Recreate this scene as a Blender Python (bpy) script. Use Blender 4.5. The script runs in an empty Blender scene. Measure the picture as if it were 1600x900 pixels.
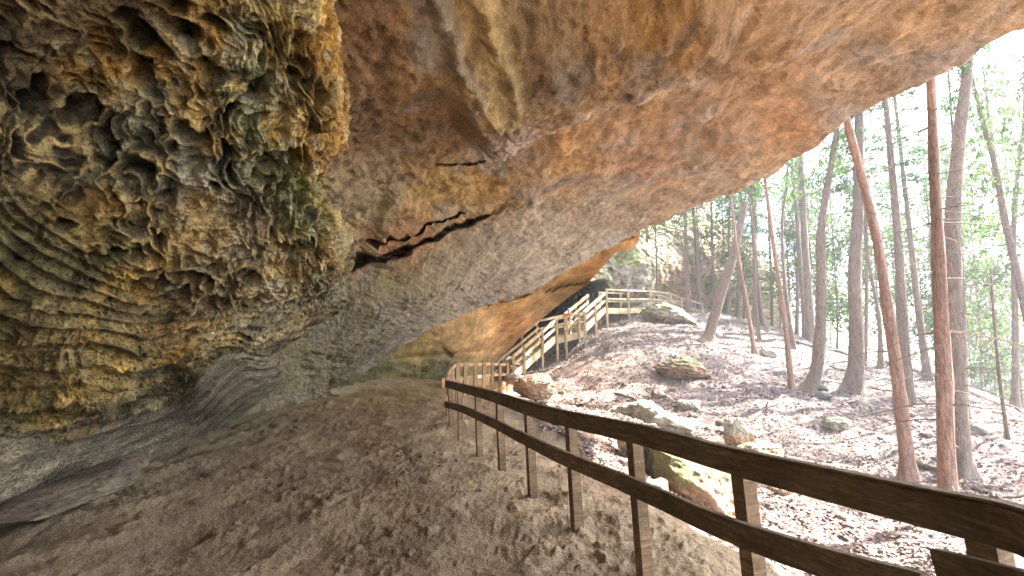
import bpy, bmesh, math, random
import numpy as np
from mathutils import Vector, Matrix

# ------------------------------------------------------------------ camera, sky, sun, exposure
S = bpy.context.scene
C = S.collection
R = math.radians
PITCH = 8.53
FPX = 700.0
cam_d = bpy.data.cameras.new('camera'); cam = bpy.data.objects.new('camera', cam_d); C.objects.link(cam)
cam.location = (0, 0, 1.6)
cam.rotation_euler = (R(90 + PITCH), 0, 0)
cam_d.sensor_width = 36.0
cam_d.lens = 36.0 * FPX / 1600.0
cam_d.clip_start = 0.05; cam_d.clip_end = 3000
S.camera = cam
SUN_EL, SUN_AZ = 47.0, 74.0          # azimuth clockwise from +Y towards +X
W = bpy.data.worlds.new('World'); S.world = W; W.use_nodes = True
nt = W.node_tree; nt.nodes.clear()
wo = nt.nodes.new('ShaderNodeOutputWorld'); bg = nt.nodes.new('ShaderNodeBackground'); sk = nt.nodes.new('ShaderNodeTexSky')
sk.sky_type = 'NISHITA'; sk.sun_disc = False; sk.sun_elevation = R(SUN_EL); sk.sun_rotation = R(SUN_AZ)
sk.air_density = 1.0; sk.dust_density = 3.0; sk.ozone_density = 1.0
nt.links.new(sk.outputs[0], bg.inputs[0]); bg.inputs[1].default_value = 0.15
nt.links.new(bg.outputs[0], wo.inputs[0])
sd = bpy.data.lights.new('sun', 'SUN'); so = bpy.data.objects.new('sun', sd); C.objects.link(so)
sd.energy = 5.0; sd.angle = R(0.55); sd.color = (1.0, 0.95, 0.88)
_s = Vector((math.cos(R(SUN_EL)) * math.sin(R(SUN_AZ)), math.cos(R(SUN_EL)) * math.cos(R(SUN_AZ)), math.sin(R(SUN_EL))))
so.rotation_euler = _s.to_track_quat('Z', 'Y').to_euler()
so.location = _s * 50
S.view_settings.view_transform = 'Standard'; S.view_settings.look = 'None'
S.view_settings.exposure = 3.15; S.view_settings.gamma = 1.0
S.render.engine = 'CYCLES'
S.cycles.use_denoising = True
S.cycles.max_bounces = 7; S.cycles.diffuse_bounces = 5; S.cycles.glossy_bounces = 2
S.cycles.transmission_bounces = 4; S.cycles.transparent_max_bounces = 6
S.cycles.caustics_reflective = False; S.cycles.caustics_refractive = False
S.cycles.sample_clamp_indirect = 6.0

# ------------------------------------------------------------------ projection between pixels of the 1600x900 photo and the place
CP, SP = math.cos(R(PITCH)), math.sin(R(PITCH))
def at(px, py, d):
    """World point seen at pixel (px, py), d metres ahead along +Y (works on arrays too)."""
    cx = (np.asarray(px, float) - 800) / FPX; cy = (450 - np.asarray(py, float)) / FPX
    y = CP - SP * cy; z = SP + CP * cy
    k = np.asarray(d, float) / y
    return np.stack([cx * k, y * k, z * k + 1.6], -1)
def V(px, py, d): return Vector(at(px, py, d).tolist())
def proj(P):
    x, y, z = P[..., 0], P[..., 1], P[..., 2] - 1.6
    f = CP * y + SP * z; u = -SP * y + CP * z
    ok = f > 0.15; f = np.where(ok, f, 0.15)
    return 800 + FPX * x / f, 450 - FPX * u / f, ok

# ------------------------------------------------------------------ noise
def _h(ix, iy, iz, seed):
    h = (ix.astype(np.uint32) * np.uint32(374761393) + iy.astype(np.uint32) * np.uint32(668265263)
         + iz.astype(np.uint32) * np.uint32(2147483647) + np.uint32(seed * 974634777 % 4294967295))
    h = (h ^ (h >> np.uint32(13))) * np.uint32(1274126177)
    h = (h ^ (h >> np.uint32(16))) * np.uint32(2246822519)
    return h ^ (h >> np.uint32(15))
_G = np.array([[1,1,0],[-1,1,0],[1,-1,0],[-1,-1,0],[1,0,1],[-1,0,1],[1,0,-1],[-1,0,-1],[0,1,1],[0,-1,1],[0,1,-1],[0,-1,-1],[1,1,0],[-1,1,0],[0,-1,1],[0,-1,-1]], float)
def perlin(P, seed=0):
    P = np.asarray(P, float); I = np.floor(P).astype(np.int64); F = P - I
    W_ = F * F * F * (F * (F * 6 - 15) + 10)
    out = np.zeros(P.shape[:-1])
    for dx in (0, 1):
        for dy in (0, 1):
            for dz in (0, 1):
                g = _G[_h(I[..., 0] + dx, I[..., 1] + dy, I[..., 2] + dz, seed) & np.uint32(15)]
                w = (W_[..., 0] if dx else 1 - W_[..., 0]) * (W_[..., 1] if dy else 1 - W_[..., 1]) * (W_[..., 2] if dz else 1 - W_[..., 2])
                out += w * (g[..., 0] * (F[..., 0] - dx) + g[..., 1] * (F[..., 1] - dy) + g[..., 2] * (F[..., 2] - dz))
    return out
def fbm(P, octv=4, seed=0, gain=0.5, lac=2.03):
    a, o, t = 1.0, 0, 0
    for i in range(octv):
        o = o + a * perlin(P, seed + i * 17); t += a; a *= gain; P = P * lac + 3.17
    return o / t
def ridged(P, octv=4, seed=0):
    a, o = 1.0, 0
    for i in range(octv):
        o = o + a * (1 - np.abs(perlin(P, seed + i * 13)) * 2.2); a *= 0.5; P = P * 2.1 + 1.3
    return o / 1.9
def voro(P, seed=0):
    I = np.floor(P).astype(np.int64); n = P.shape[:-1]
    f1 = np.full(n, 9.0); f2 = np.full(n, 9.0); cid = np.zeros(n)
    for dx in (-1, 0, 1):
        for dy in (-1, 0, 1):
            for dz in (-1, 0, 1):
                h = _h(I[..., 0] + dx, I[..., 1] + dy, I[..., 2] + dz, seed)
                j = np.stack([(h & np.uint32(1023)) / 1023., ((h >> np.uint32(10)) & np.uint32(1023)) / 1023., ((h >> np.uint32(20)) & np.uint32(1023)) / 1023.], -1)
                c = I + np.array([dx, dy, dz]) + 0.1 + 0.8 * j - P
                d = np.sqrt((c * c).sum(-1))
                m = d < f1
                f2 = np.where(m, f1, np.minimum(f2, d)); f1 = np.where(m, d, f1)
                cid = np.where(m, (h & np.uint32(255)) / 255., cid)
    return f1, f2, cid
def sstep(a, b, x):
    t = np.clip((x - a) / (b - a), 0, 1); return t * t * (3 - 2 * t)
def rbf(ctrl, vals, q, smooth=0.0):
    """Thin-plate interpolation; ctrl (n,2), vals (n,), q (...,2)."""
    ctrl = np.asarray(ctrl, float); vals = np.asarray(vals, float); n = len(ctrl)
    def U(r2): return 0.5 * r2 * np.log(r2 + 1e-12)
    d2 = ((ctrl[:, None] - ctrl[None]) ** 2).sum(-1)
    A = np.zeros((n + 3, n + 3)); A[:n, :n] = U(d2) + np.eye(n) * smooth
    A[:n, n] = 1; A[:n, n + 1:] = ctrl; A[n, :n] = 1; A[n + 1:, :n] = ctrl.T
    w = np.linalg.solve(A, np.concatenate([vals, np.zeros(3)]))
    q = np.asarray(q, float); o = w[n] + q[..., 0] * w[n + 1] + q[..., 1] * w[n + 2]
    for i in range(n):
        o = o + w[i] * U((q[..., 0] - ctrl[i, 0]) ** 2 + (q[..., 1] - ctrl[i, 1]) ** 2)
    return o
def idw(ctrl, vals, q, p=3.0, eps=1.0):
    """Blend of values (n,k) by distance to ctrl (n,2)."""
    num = 0; den = 0
    for c, v in zip(ctrl, vals):
        w = 1.0 / ((((q[..., 0] - c[0]) ** 2 + (q[..., 1] - c[1]) ** 2) + eps) ** (p / 2))
        num = num + w[..., None] * np.asarray(v, float); den = den + w
    return num / den[..., None]
def pdist(px, py, pts):
    """Distance to a polyline, signed (+ on its left-hand/upper side), and position 0..1 along it."""
    best = np.full(np.shape(px), 1e9); sgn = np.ones(np.shape(px)); tt = np.zeros(np.shape(px))
    pts = np.asarray(pts, float); L = np.hypot(*(pts[1:] - pts[:-1]).T); cum = np.concatenate([[0], np.cumsum(L)])
    for i in range(len(pts) - 1):
        a, b = pts[i], pts[i + 1]; e = b - a
        t = np.clip(((px - a[0]) * e[0] + (py - a[1]) * e[1]) / (e @ e), 0, 1)
        dx = px - a[0] - t * e[0]; dy = py - a[1] - t * e[1]; d = np.hypot(dx, dy)
        m = d < best
        best = np.where(m, d, best); sgn = np.where(m, np.sign(e[1] * dx - e[0] * dy), sgn)
        tt = np.where(m, (cum[i] + t * L[i]) / cum[-1], tt)
    return best, sgn, tt

# ------------------------------------------------------------------ object helpers
def tag(o, label=None, cat=None, group=None, kind=None):
    if label: o['label'] = label
    if cat: o['category'] = cat
    if group: o['group'] = group
    if kind: o['kind'] = kind
    return o
def empty(name, loc=(0, 0, 0), rz=0.0):
    o = bpy.data.objects.new(name, None); o.empty_display_size = 0.2; C.objects.link(o)
    o.location = loc; o.rotation_euler = (0, 0, rz); return o
def mesh_obj(name, verts, faces, mat, parent=None, smooth=True, col=None, faces_size=4):
    """verts (n,3) array; faces an (m,k) array or a list."""
    me = bpy.data.meshes.new(name)
    if isinstance(faces, np.ndarray):
        verts = np.asarray(verts, np.float32); k = faces.shape[1]
        me.vertices.add(len(verts)); me.vertices.foreach_set('co', verts.ravel())
        me.loops.add(faces.size); me.loops.foreach_set('vertex_index', faces.astype(np.int32).ravel())
        me.polygons.add(len(faces)); me.polygons.foreach_set('loop_start', np.arange(0, faces.size, k, dtype=np.int32))
        me.update(calc_edges=True)
    else:
        me.from_pydata([tuple(v) for v in verts], [], faces); me.update()
    me.validate()
    if smooth: me.polygons.foreach_set('use_smooth', np.ones(len(me.polygons), bool))
    if col is not None:
        ca = me.color_attributes.new('Col', 'FLOAT_COLOR', 'POINT')
        c4 = np.ones((len(verts), 4), np.float32); c4[:, :3] = col.reshape(-1, 3); ca.data.foreach_set('color', c4.ravel())
    o = bpy.data.objects.new(name, me); C.objects.link(o)
    if mat: me.materials.append(mat)
    if parent: o.parent = parent
    return o
def grid_faces(nr, nc, flip=False, wrap=False):
    i = np.arange(nr * nc).reshape(nr, nc)
    if wrap: i = np.concatenate([i, i[:, :1]], 1)
    a, b, c, d = i[:-1, :-1], i[:-1, 1:], i[1:, 1:], i[1:, :-1]
    f = np.stack([a, b, c, d] if not flip else [a, d, c, b], -1)
    return f.reshape(-1, 4)
def grid_normals(P):
    du = np.gradient(P, axis=0); dv = np.gradient(P, axis=1)
    n = np.cross(dv, du); return n / (np.linalg.norm(n, axis=-1, keepdims=True) + 1e-9)

class MB:
    """Collects boxes, beams and tubes and links them as ONE mesh."""
    def __init__(s): s.v = []; s.f = []
    def beam(s, p0, p1, w, h, up=(0, 0, 1), side=None, jit=0.0):
        p0 = Vector(p0); p1 = Vector(p1); a = (p1 - p0).normalized(); up = Vector(up)
        x = a.cross(up).normalized() if side is None else Vector(side).normalized()
        y = x.cross(a).normalized(); e = min(w, h) * 0.08; b = len(s.v)
        for p, k in ((p0, 0), (p0, 1), (p1, 1), (p1, 0)):
            q = p + a * (e if p is p0 else -e) * k
            ww, hh = (w / 2 - (e if not k else 0)), (h / 2 - (e if not k else 0))
            for sx, sy in ((-1, -1), (1, -1), (1, 1), (-1, 1)):
                s.v.append(q + x * sx * ww + y * sy * hh)
        s.f.append((b + 3, b + 2, b + 1, b)); s.f.append((b + 12, b + 13, b + 14, b + 15))
        for r in range(3):
            for i in range(4):
                j = (i + 1) % 4; s.f.append((b + r * 4 + i, b + r * 4 + j, b + r * 4 + 4 + j, b + r * 4 + 4 + i))
    def path(s, pts, w, h):
        """A plank following pts, w thick sideways, h tall."""
        b = len(s.v); n = len(pts); e = 0.1 * w
        sec = [(-w/2, -h/2 + e), (-w/2 + e, -h/2), (w/2 - e, -h/2), (w/2, -h/2 + e), (w/2, h/2 - e), (w/2 - e, h/2), (-w/2 + e, h/2), (-w/2, h/2 - e)]
        for i, p in enumerate(pts):
            p = Vector(p); a = (Vector(pts[min(i + 1, n - 1)]) - Vector(pts[max(i - 1, 0)])); a.normalize()
            x = a.cross(Vector((0, 0, 1))).normalized(); y = x.cross(a)
            for sx, sy in sec: s.v.append(p + x * sx + y * sy)
        for i in range(n - 1):
            for j in range(8):
                k = (j + 1) % 8; s.f.append((b + i * 8 + j, b + i * 8 + k, b + i * 8 + 8 + k, b + i * 8 + 8 + j))
        s.f.append(tuple(b + j for j in range(7, -1, -1))); s.f.append(tuple(b + (n - 1) * 8 + j for j in range(8)))
    def tube(s, pts, rad, n=8):
        b = len(s.v); m = len(pts)
        ref = Vector((0.3, 0.9, 0.1))
        for i, p in enumerate(pts):
            p = Vector(p); a = (Vector(pts[min(i + 1, m - 1)]) - Vector(pts[max(i - 1, 0)]))
            if a.length < 1e-6: a = Vector((0, 0, 1))
            a.normalize(); x = a.cross(ref)
            if x.length < 0.05: x = a.cross(Vector((1, 0, 0)))
            x.normalize(); y = a.cross(x)
            r = rad[i] if hasattr(rad, '__len__') else rad
            for j in range(n):
                t = 2 * math.pi * j / n; s.v.append(p + (x * math.cos(t) + y * math.sin(t)) * r)
        for i in range(m - 1):
            for j in range(n):
                k = (j + 1) % n; s.f.append((b + i * n + j, b + i * n + k, b + (i + 1) * n + k, b + (i + 1) * n + j))
        s.f.append(tuple(b + j for j in range(n - 1, -1, -1))); s.f.append(tuple(b + (m - 1) * n + j for j in range(n)))
    def build(s, name, mat, parent=None, smooth=False, origin=None):
        o = mesh_obj(name, s.v, s.f, mat, parent, smooth)
        return o

# ------------------------------------------------------------------ materials
def new_mat(name):
    m = bpy.data.materials.new(name); m.use_nodes = True; n = m.node_tree; n.nodes.clear()
    out = n.nodes.new('ShaderNodeOutputMaterial'); b = n.nodes.new('ShaderNodeBsdfPrincipled')
    n.links.new(b.outputs[0], out.inputs[0]); b.inputs['Roughness'].default_value = 0.9
    b.inputs['Specular IOR Level'].default_value = 0.25
    return m, n, b
def N(n, t, **kw):
    x = n.nodes.new(t)
    for k, v in kw.items():
        if hasattr(x, k): setattr(x, k, v)
    return x
def noise(n, scale, detail=6, rough=0.6, vec=None, dist=0.0):
    x = n.nodes.new('ShaderNodeTexNoise'); x.inputs['Scale'].default_value = scale; x.inputs['Detail'].default_value = detail
    x.inputs['Roughness'].default_value = rough; x.inputs['Distortion'].default_value = dist
    if vec is not None: n.links.new(vec, x.inputs['Vector'])
    return x.outputs[0]
def ramp(n, fac, stops):
    x = n.nodes.new('ShaderNodeValToRGB'); n.links.new(fac, x.inputs[0]); e = x.color_ramp.elements
    while len(e) < len(stops): e.new(0.5)
    for el, (p, c) in zip(e, stops): el.position = p; el.color = (*c, 1) if len(c) == 3 else c
    return x.outputs[0]
def mix(n, fac, a, b, mode='MIX'):
    x = n.nodes.new('ShaderNodeMix'); x.data_type = 'RGBA'; x.blend_type = mode
    for i, v in ((0, fac), (6, a), (7, b)):
        if hasattr(v, 'node'): n.links.new(v, x.inputs[i])
        else: x.inputs[i].default_value = v if not isinstance(v, tuple) else (*v, 1)
    return x.outputs[2]
def bump(n, b, hts):
    prev = None
    for h, st, di in hts:
        x = n.nodes.new('ShaderNodeBump'); x.inputs['Strength'].default_value = st; x.inputs['Distance'].default_value = di
        n.links.new(h, x.inputs['Height'])
        if prev is not None: n.links.new(prev, x.inputs['Normal'])
        prev = x.outputs[0]
    n.links.new(prev, b.inputs['Normal'])
def coords(n, kind='Object', scale=None, rot=None):
    tc = n.nodes.new('ShaderNodeTexCoord')
    if scale is None: return tc.outputs[kind]
    mp = n.nodes.new('ShaderNodeMapping'); mp.inputs['Scale'].default_value = scale
    if rot: mp.inputs['Rotation'].default_value = rot
    n.links.new(tc.outputs[kind], mp.inputs[0]); return mp.outputs[0]

def rock_mat(name, fine=14.0, speck=0.5, b1=0.03, b2=0.01, con=1.0, pit=False):
    m, n, b = new_mat(name); v = coords(n)
    at_ = n.nodes.new('ShaderNodeAttribute'); at_.attribute_name = 'Col'; c = at_.outputs['Color']
    n1 = noise(n, 1.7, 7, 0.62, v, 0.6); n2 = noise(n, fine, 8, 0.7, v); n3 = noise(n, fine * 4.5, 5, 0.7, v)
    g1 = ramp(n, n1, [(0.3, (1 - .38 * con, 1 - .4 * con, 1 - .4 * con)), (0.5, (1, 1, 1)), (0.72, (1 + .35 * con, 1 + .3 * con, 1 + .22 * con))])
    g2 = ramp(n, n2, [(0.3, (1 - .4 * con, 1 - .42 * con, 1 - .44 * con)), (0.52, (1, 1, 1)), (0.75, (1 + .38 * con, 1 + .36 * con, 1 + .3 * con))])
    g3 = ramp(n, n3, [(0.32, (1 - speck, 1 - speck, 1 - speck)), (0.5, (1, 1, 1)), (0.7, (1 + speck * .6,) * 3)])
    c = mix(n, 1.0, c, g1, 'MULTIPLY'); c = mix(n, 1.0, c, g2, 'MULTIPLY'); c = mix(n, 1.0, c, g3, 'MULTIPLY')
    n.links.new(c, b.inputs['Base Color'])
    vo_ = n.nodes.new('ShaderNodeTexVoronoi'); vo_.inputs['Scale'].default_value = fine * 1.6; n.links.new(mix(n, .12, v, n1, 'ADD'), vo_.inputs['Vector'])
    pr = ramp(n, vo_.outputs['Distance'], [(0.0, (0, 0, 0)), (0.42, (1, 1, 1))])
    bump(n, b, [(pr, 1.0 if pit else .45, b1 * 1.1), (n2, 0.75, b1), (n3, 0.7, b2)])
    b.inputs['Roughness'].default_value = 0.92
    return m
M = {}
M['rock'] = rock_mat('sandstone', 11.0, 0.5, 0.12, 0.03, .8)
M['comb'] = rock_mat('honeycombed_sandstone', 18.0, 0.55, 0.035, 0.012, 1.15, True)
M['ground'] = rock_mat('sandy_ground', 22.0, 0.45, 0.03, 0.01, .6)
M['boulder'] = rock_mat('mossy_boulder', 6.0, 0.4, 0.06, 0.015)
def wood_mat(name, ca, cb, cc, sc=1.0):
    m, n, b = new_mat(name)
    geo = coords(n, 'Object'); fine = noise(n, 38, 6, 0.7, geo); 
    st = n.nodes.new('ShaderNodeMapping'); st.inputs['Scale'].default_value = (6, 6, 55); n.links.new(geo, st.inputs[0])
    gr = noise(n, 1.0, 5, 0.6, st.outputs[0], 0.8); big = noise(n, 2.3, 4, 0.6, geo)
    c = ramp(n, gr, [(0.3, ca), (0.55, cb), (0.75, cc)])
    c = mix(n, 1.0, c, ramp(n, big, [(0.3, (0.6, 0.62, 0.6)), (0.7, (1.3, 1.27, 1.2))]), 'MULTIPLY')
    c = mix(n, 0.6, c, ramp(n, fine, [(0.35, (0.6, 0.6, 0.6)), (0.65, (1.25, 1.25, 1.25))]), 'MULTIPLY')
    n.links.new(c, b.inputs['Base Color']); bump(n, b, [(gr, 0.5, 0.004), (fine, 0.5, 0.003)])
    b.inputs['Roughness'].default_value = 0.78
    return m
M['rail'] = wood_mat('dark_weathered_rail', (0.09, 0.074, 0.054), (0.18, 0.146, 0.105), (0.29, 0.24, 0.18))
M['post'] = wood_mat('brown_post_wood', (0.14, 0.095, 0.058), (0.25, 0.175, 0.11), (0.34, 0.25, 0.165))
M['pale'] = wood_mat('pale_stair_timber', (0.34, 0.27, 0.16), (0.5, 0.41, 0.26), (0.6, 0.52, 0.37))
M['warm'] = wood_mat('warm_railing_timber', (0.28, 0.18, 0.1), (0.42, 0.29, 0.17), (0.52, 0.38, 0.24))
M['deck'] = wood_mat('deck_boards', (0.3, 0.19, 0.1), (0.45, 0.3, 0.16), (0.55, 0.38, 0.22))
def bark_mat(name, ca, cb):
    m, n, b = new_mat(name); v = coords(n, 'Object', (9, 9, 1.6)); w = coords(n)
    a = noise(n, 2.2, 6, 0.65, v, 1.2); f = noise(n, 30, 5, 0.6, w)
    c = ramp(n, a, [(0.36, ca), (0.62, cb)]); lich = noise(n, 2.6, 5, 0.7, w); c = mix(n, ramp(n, lich, [(0.55, (0, 0, 0)), (0.66, (.55, .55, .55))]), c, (0.22, 0.23, 0.17)); c = mix(n, 0.6, c, ramp(n, f, [(0.3, (0.6, 0.6, 0.6)), (0.7, (1.3, 1.3, 1.3))]), 'MULTIPLY')
    n.links.new(c, b.inputs['Base Color']); bump(n, b, [(a, 1.0, 0.06), (f, 0.6, 0.012)]); return m
M['bark'] = bark_mat('grey_brown_bark', (0.10, 0.075, 0.06), (0.25, 0.19, 0.15))
M['bark_red'] = bark_mat('reddish_bark', (0.17, 0.10, 0.075), (0.38, 0.24, 0.18))
M['twig'] = bark_mat('bare_twig', (0.12, 0.09, 0.07), (0.22, 0.17, 0.13))
def leaf_mat(name, c, tr=0.45):
    m = bpy.data.materials.new(name); m.use_nodes = True; n = m.node_tree; n.nodes.clear()
    out = n.nodes.new('ShaderNodeOutputMaterial'); d = n.nodes.new('ShaderNodeBsdfDiffuse'); t = n.nodes.new('ShaderNodeBsdfTranslucent')
    mx = n.nodes.new('ShaderNodeMixShader'); mx.inputs[0].default_value = tr
    g = n.nodes.new('ShaderNodeNewGeometry'); r = ramp(n, g.outputs['Random Per Island'], [(0, tuple(x * 0.55 for x in c)), (0.6, c), (1, (c[0] * 1.7, c[1] * 1.45, c[2] * 1.1))])
    for s_ in (d, t): n.links.new(r, s_.inputs[0])
    n.links.new(d.outputs[0], mx.inputs[1]); n.links.new(t.outputs[0], mx.inputs[2]); n.links.new(mx.outputs[0], out.inputs[0]); return m
M['needle'] = leaf_mat('hemlock_needles', (0.065, 0.125, 0.06), 0.45)
M['leaf'] = leaf_mat('pale_green_leaves', (0.1, 0.18, 0.06), 0.5)
M['litter'] = leaf_mat('dead_leaves', (0.3, 0.235, 0.22), 0.08)
def flat(name, c, rough=0.8):
    m, n, b = new_mat(name); f = noise(n, 25, 3, 0.6, coords(n))
    n.links.new(mix(n, 0.5, c, ramp(n, f, [(0.3, tuple(x * 0.7 for x in c)), (0.7, tuple(min(1, x * 1.25) for x in c))])), b.inputs['Base Color'])
    b.inputs['Roughness'].default_value = rough; return m
M['skin'] = flat('skin', (0.5, 0.3, 0.22)); M['orange'] = flat('orange_cloth', (0.75, 0.12, 0.04)); M['cap'] = flat('blue_cap_cloth', (0.12, 0.35, 0.5))
M['metal'] = flat('rusty_bolt', (.12, .08, .06), .5); M['white'] = flat('white_cloth', (0.7, 0.7, 0.7)); M['purple'] = flat('purple_cloth', (0.18, 0.03, 0.14)); M['navy'] = flat('navy_cloth', (0.02, 0.025, 0.07))
M['hair'] = flat('brown_hair', (0.06, 0.04, 0.03))

# ------------------------------------------------------------------ terrain
GP = [  # world control points x, y, z
 (-5,0,0),(0,0,0),(-2,-3,0),(-5,5,0),(-2,4,0),(-6,10,.15),(-2,8,.1),(-1.3,9.3,.2),(-3,13,.45),(-5.3,12.5,.4),(-1.6,12,.28),(-2.5,17,.55),(-5,20,.9),(-9,5,.1),(-9,-8,0),
 (1.3,2.5,0),(.9,3.5,0),(.1,5.3,.07),(1.9,4,-.06),(2.0,2.8,-.04),(2,0,-.1),(1.0,6.6,-.02),(0,8,.05),(3,-6,-.3),(-5,-14,0),(1.6,5.6,-.1),
 (4,3,-1.7),(5,0,-2.3),(8,-5,-3.5),(5,-12,-2.5),(6,6.5,-2.1),(14,0,-4.5),(12,-14,-6)]
GQ = [  # seen at pixel px, py, d metres away
 (925,690,9),(930,650,13),(840,628,17),(800,612,21),(818,592,23.6),(846,580,24.8),(880,585,23.0),(885,560,26),(905,545,26.4),(928,520,27.6),(948,511,29),(930,545,24.5),(990,500,30),(830,560,28),(880,530,29.5),(1010,655,15),(1060,770,9.5),(1160,705,12.5),
 (1300,850,8.3),(1430,830,8.6),(1500,870,7.6),(1560,890,7),(1200,602,20),(1100,622,18),(1000,600,20),(1070,588,21),(1300,650,17),(1420,762,12),(1400,650,17),(1550,705,13.5),
 (1260,612,20),(1335,612,20),(1350,565,26),(1180,547,27),(1105,528,27),(1060,500,30),(1480,835,9.3),(1495,742,13),(1600,790,10.5),
 (1000,482,36),(1100,490,35),(1200,510,33),(1300,545,30.5),(1400,575,28),(1500,602,26),(1600,640,23),(1700,680,20),(960,484,33),(1070,474,40)]
gp = [np.array(p, float) for p in GP] + [at(*q) for q in GQ] + [np.array(p, float) for p in
 [(30,36,-2),(36,28,-7),(46,22,-13),(26,48,-2),(20,52,3),(10,50,7),(0,46,7),(-12,30,3),(-25,0,2),(-25,40,8),(60,50,-22),(40,70,-14),(0,80,12),(40,-20,-16),(0,-40,-4),(30,0,-10),(80,0,-26)]]
gp = np.array(gp)
def terrain_base(x, y):
    q = np.stack([x, y], -1) / 10.0
    z = rbf(gp[:, :2] / 10.0, gp[:, 2], q, 0.002)
    r = np.hypot(x, y - 10); far = sstep(55, 110, r)
    return z * (1 - far) + far * (-24)
def inside(x, y):
    """1 on the sheltered sand floor, 0 out on the slope."""
    edge = np.interp(y, [-20, 0, 3, 5.5, 7, 9, 11, 14, 18, 22, 26], [2.6, 2.3, 2.15, 1.6, 1.1, .4, -.2, -.6, -.5, .0, -1])
    return 1 - sstep(-.25, .5, x - edge + 0.25 * perlin(np.stack([x * .8, y * .8, x * 0], -1), 5))
def terrain(x, y, fine=True):
    z = terrain_base(x, y); ins = inside(x, y)
    P = np.stack([x, y, np.zeros_like(x)], -1)
    z = z + (1 - ins) * 0.16 * fbm(P * .55, 3, 3) * 2
    if fine:
        f1, f2, _ = voro(P * 4.5 + fbm(P * 3, 2, 8)[..., None] * 1.2, 4)
        pits = np.clip(.3 - f1, 0, 1) * sstep(-.1, .25, fbm(P * 1.1, 2, 9))
        z = z + ins * (0.05 * fbm(P * .9, 3, 11) * 2 + 0.011 * fbm(P * 4.5, 3, 12) * 2 - pits * .05 + .022 * np.clip(fbm(P * 9, 3, 17) - .05, 0, 1) * 4 * sstep(-.1, .2, fbm(P * .8, 2, 18)) + 0.03 * sstep(.05, .35, perlin(P * 2.4, 31)) + .012 * fbm(P * 16, 3, 13) * 2)
        z = z + (1 - ins) * (0.05 * fbm(P * 2.3, 4, 14) * 2 + 0.03 * ridged(P * 5, 3, 15))
    return z
def gz(x, y): return float(terrain(np.array([x], float), np.array([y], float))[0])
fa = np.linspace(R(-62), R(60), 760); ba = np.linspace(R(60), R(298), 120)[1:-1]
ang = np.concatenate([fa, ba]); rad = np.concatenate([[0.02, .3], np.geomspace(0.6, 60, 560), np.geomspace(64, 1500, 30)])
AA, RR = np.meshgrid(ang, rad); gx = RR * np.sin(AA); gy = RR * np.cos(AA) + 0.0
gzz = terrain(gx, gy)
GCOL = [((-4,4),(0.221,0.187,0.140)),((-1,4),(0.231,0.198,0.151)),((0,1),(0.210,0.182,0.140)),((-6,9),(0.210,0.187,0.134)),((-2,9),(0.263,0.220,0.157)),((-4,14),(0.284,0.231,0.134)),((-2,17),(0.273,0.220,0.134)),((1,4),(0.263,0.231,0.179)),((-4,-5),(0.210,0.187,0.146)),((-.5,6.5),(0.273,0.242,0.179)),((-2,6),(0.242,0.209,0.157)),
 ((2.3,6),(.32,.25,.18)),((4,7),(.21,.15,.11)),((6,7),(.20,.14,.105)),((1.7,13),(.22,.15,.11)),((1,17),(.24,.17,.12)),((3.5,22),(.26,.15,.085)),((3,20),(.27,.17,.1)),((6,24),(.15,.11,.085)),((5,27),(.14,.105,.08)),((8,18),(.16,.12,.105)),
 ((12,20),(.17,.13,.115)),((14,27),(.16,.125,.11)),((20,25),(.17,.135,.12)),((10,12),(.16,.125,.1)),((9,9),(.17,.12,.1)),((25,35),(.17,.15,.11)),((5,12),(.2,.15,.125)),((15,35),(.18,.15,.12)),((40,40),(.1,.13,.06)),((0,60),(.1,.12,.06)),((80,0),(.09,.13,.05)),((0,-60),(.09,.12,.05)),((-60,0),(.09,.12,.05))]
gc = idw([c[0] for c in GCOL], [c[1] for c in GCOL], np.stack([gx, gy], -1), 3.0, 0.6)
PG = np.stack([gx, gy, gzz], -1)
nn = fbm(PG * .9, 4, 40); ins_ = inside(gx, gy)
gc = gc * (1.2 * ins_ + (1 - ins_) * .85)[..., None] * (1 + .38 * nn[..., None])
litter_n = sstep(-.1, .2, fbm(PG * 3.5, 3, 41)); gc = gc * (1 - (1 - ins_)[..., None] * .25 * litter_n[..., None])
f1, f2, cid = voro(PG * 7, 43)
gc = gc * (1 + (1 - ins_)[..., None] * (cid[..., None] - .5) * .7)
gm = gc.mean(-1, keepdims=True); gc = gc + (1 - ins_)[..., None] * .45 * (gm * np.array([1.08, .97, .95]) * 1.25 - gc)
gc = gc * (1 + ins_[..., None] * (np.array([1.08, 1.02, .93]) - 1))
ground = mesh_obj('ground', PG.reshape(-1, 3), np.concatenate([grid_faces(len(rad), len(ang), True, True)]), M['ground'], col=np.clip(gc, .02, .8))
tag(ground, 'sandy shelter floor running out into a leaf covered wooded slope', 'ground', kind='structure')

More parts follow.
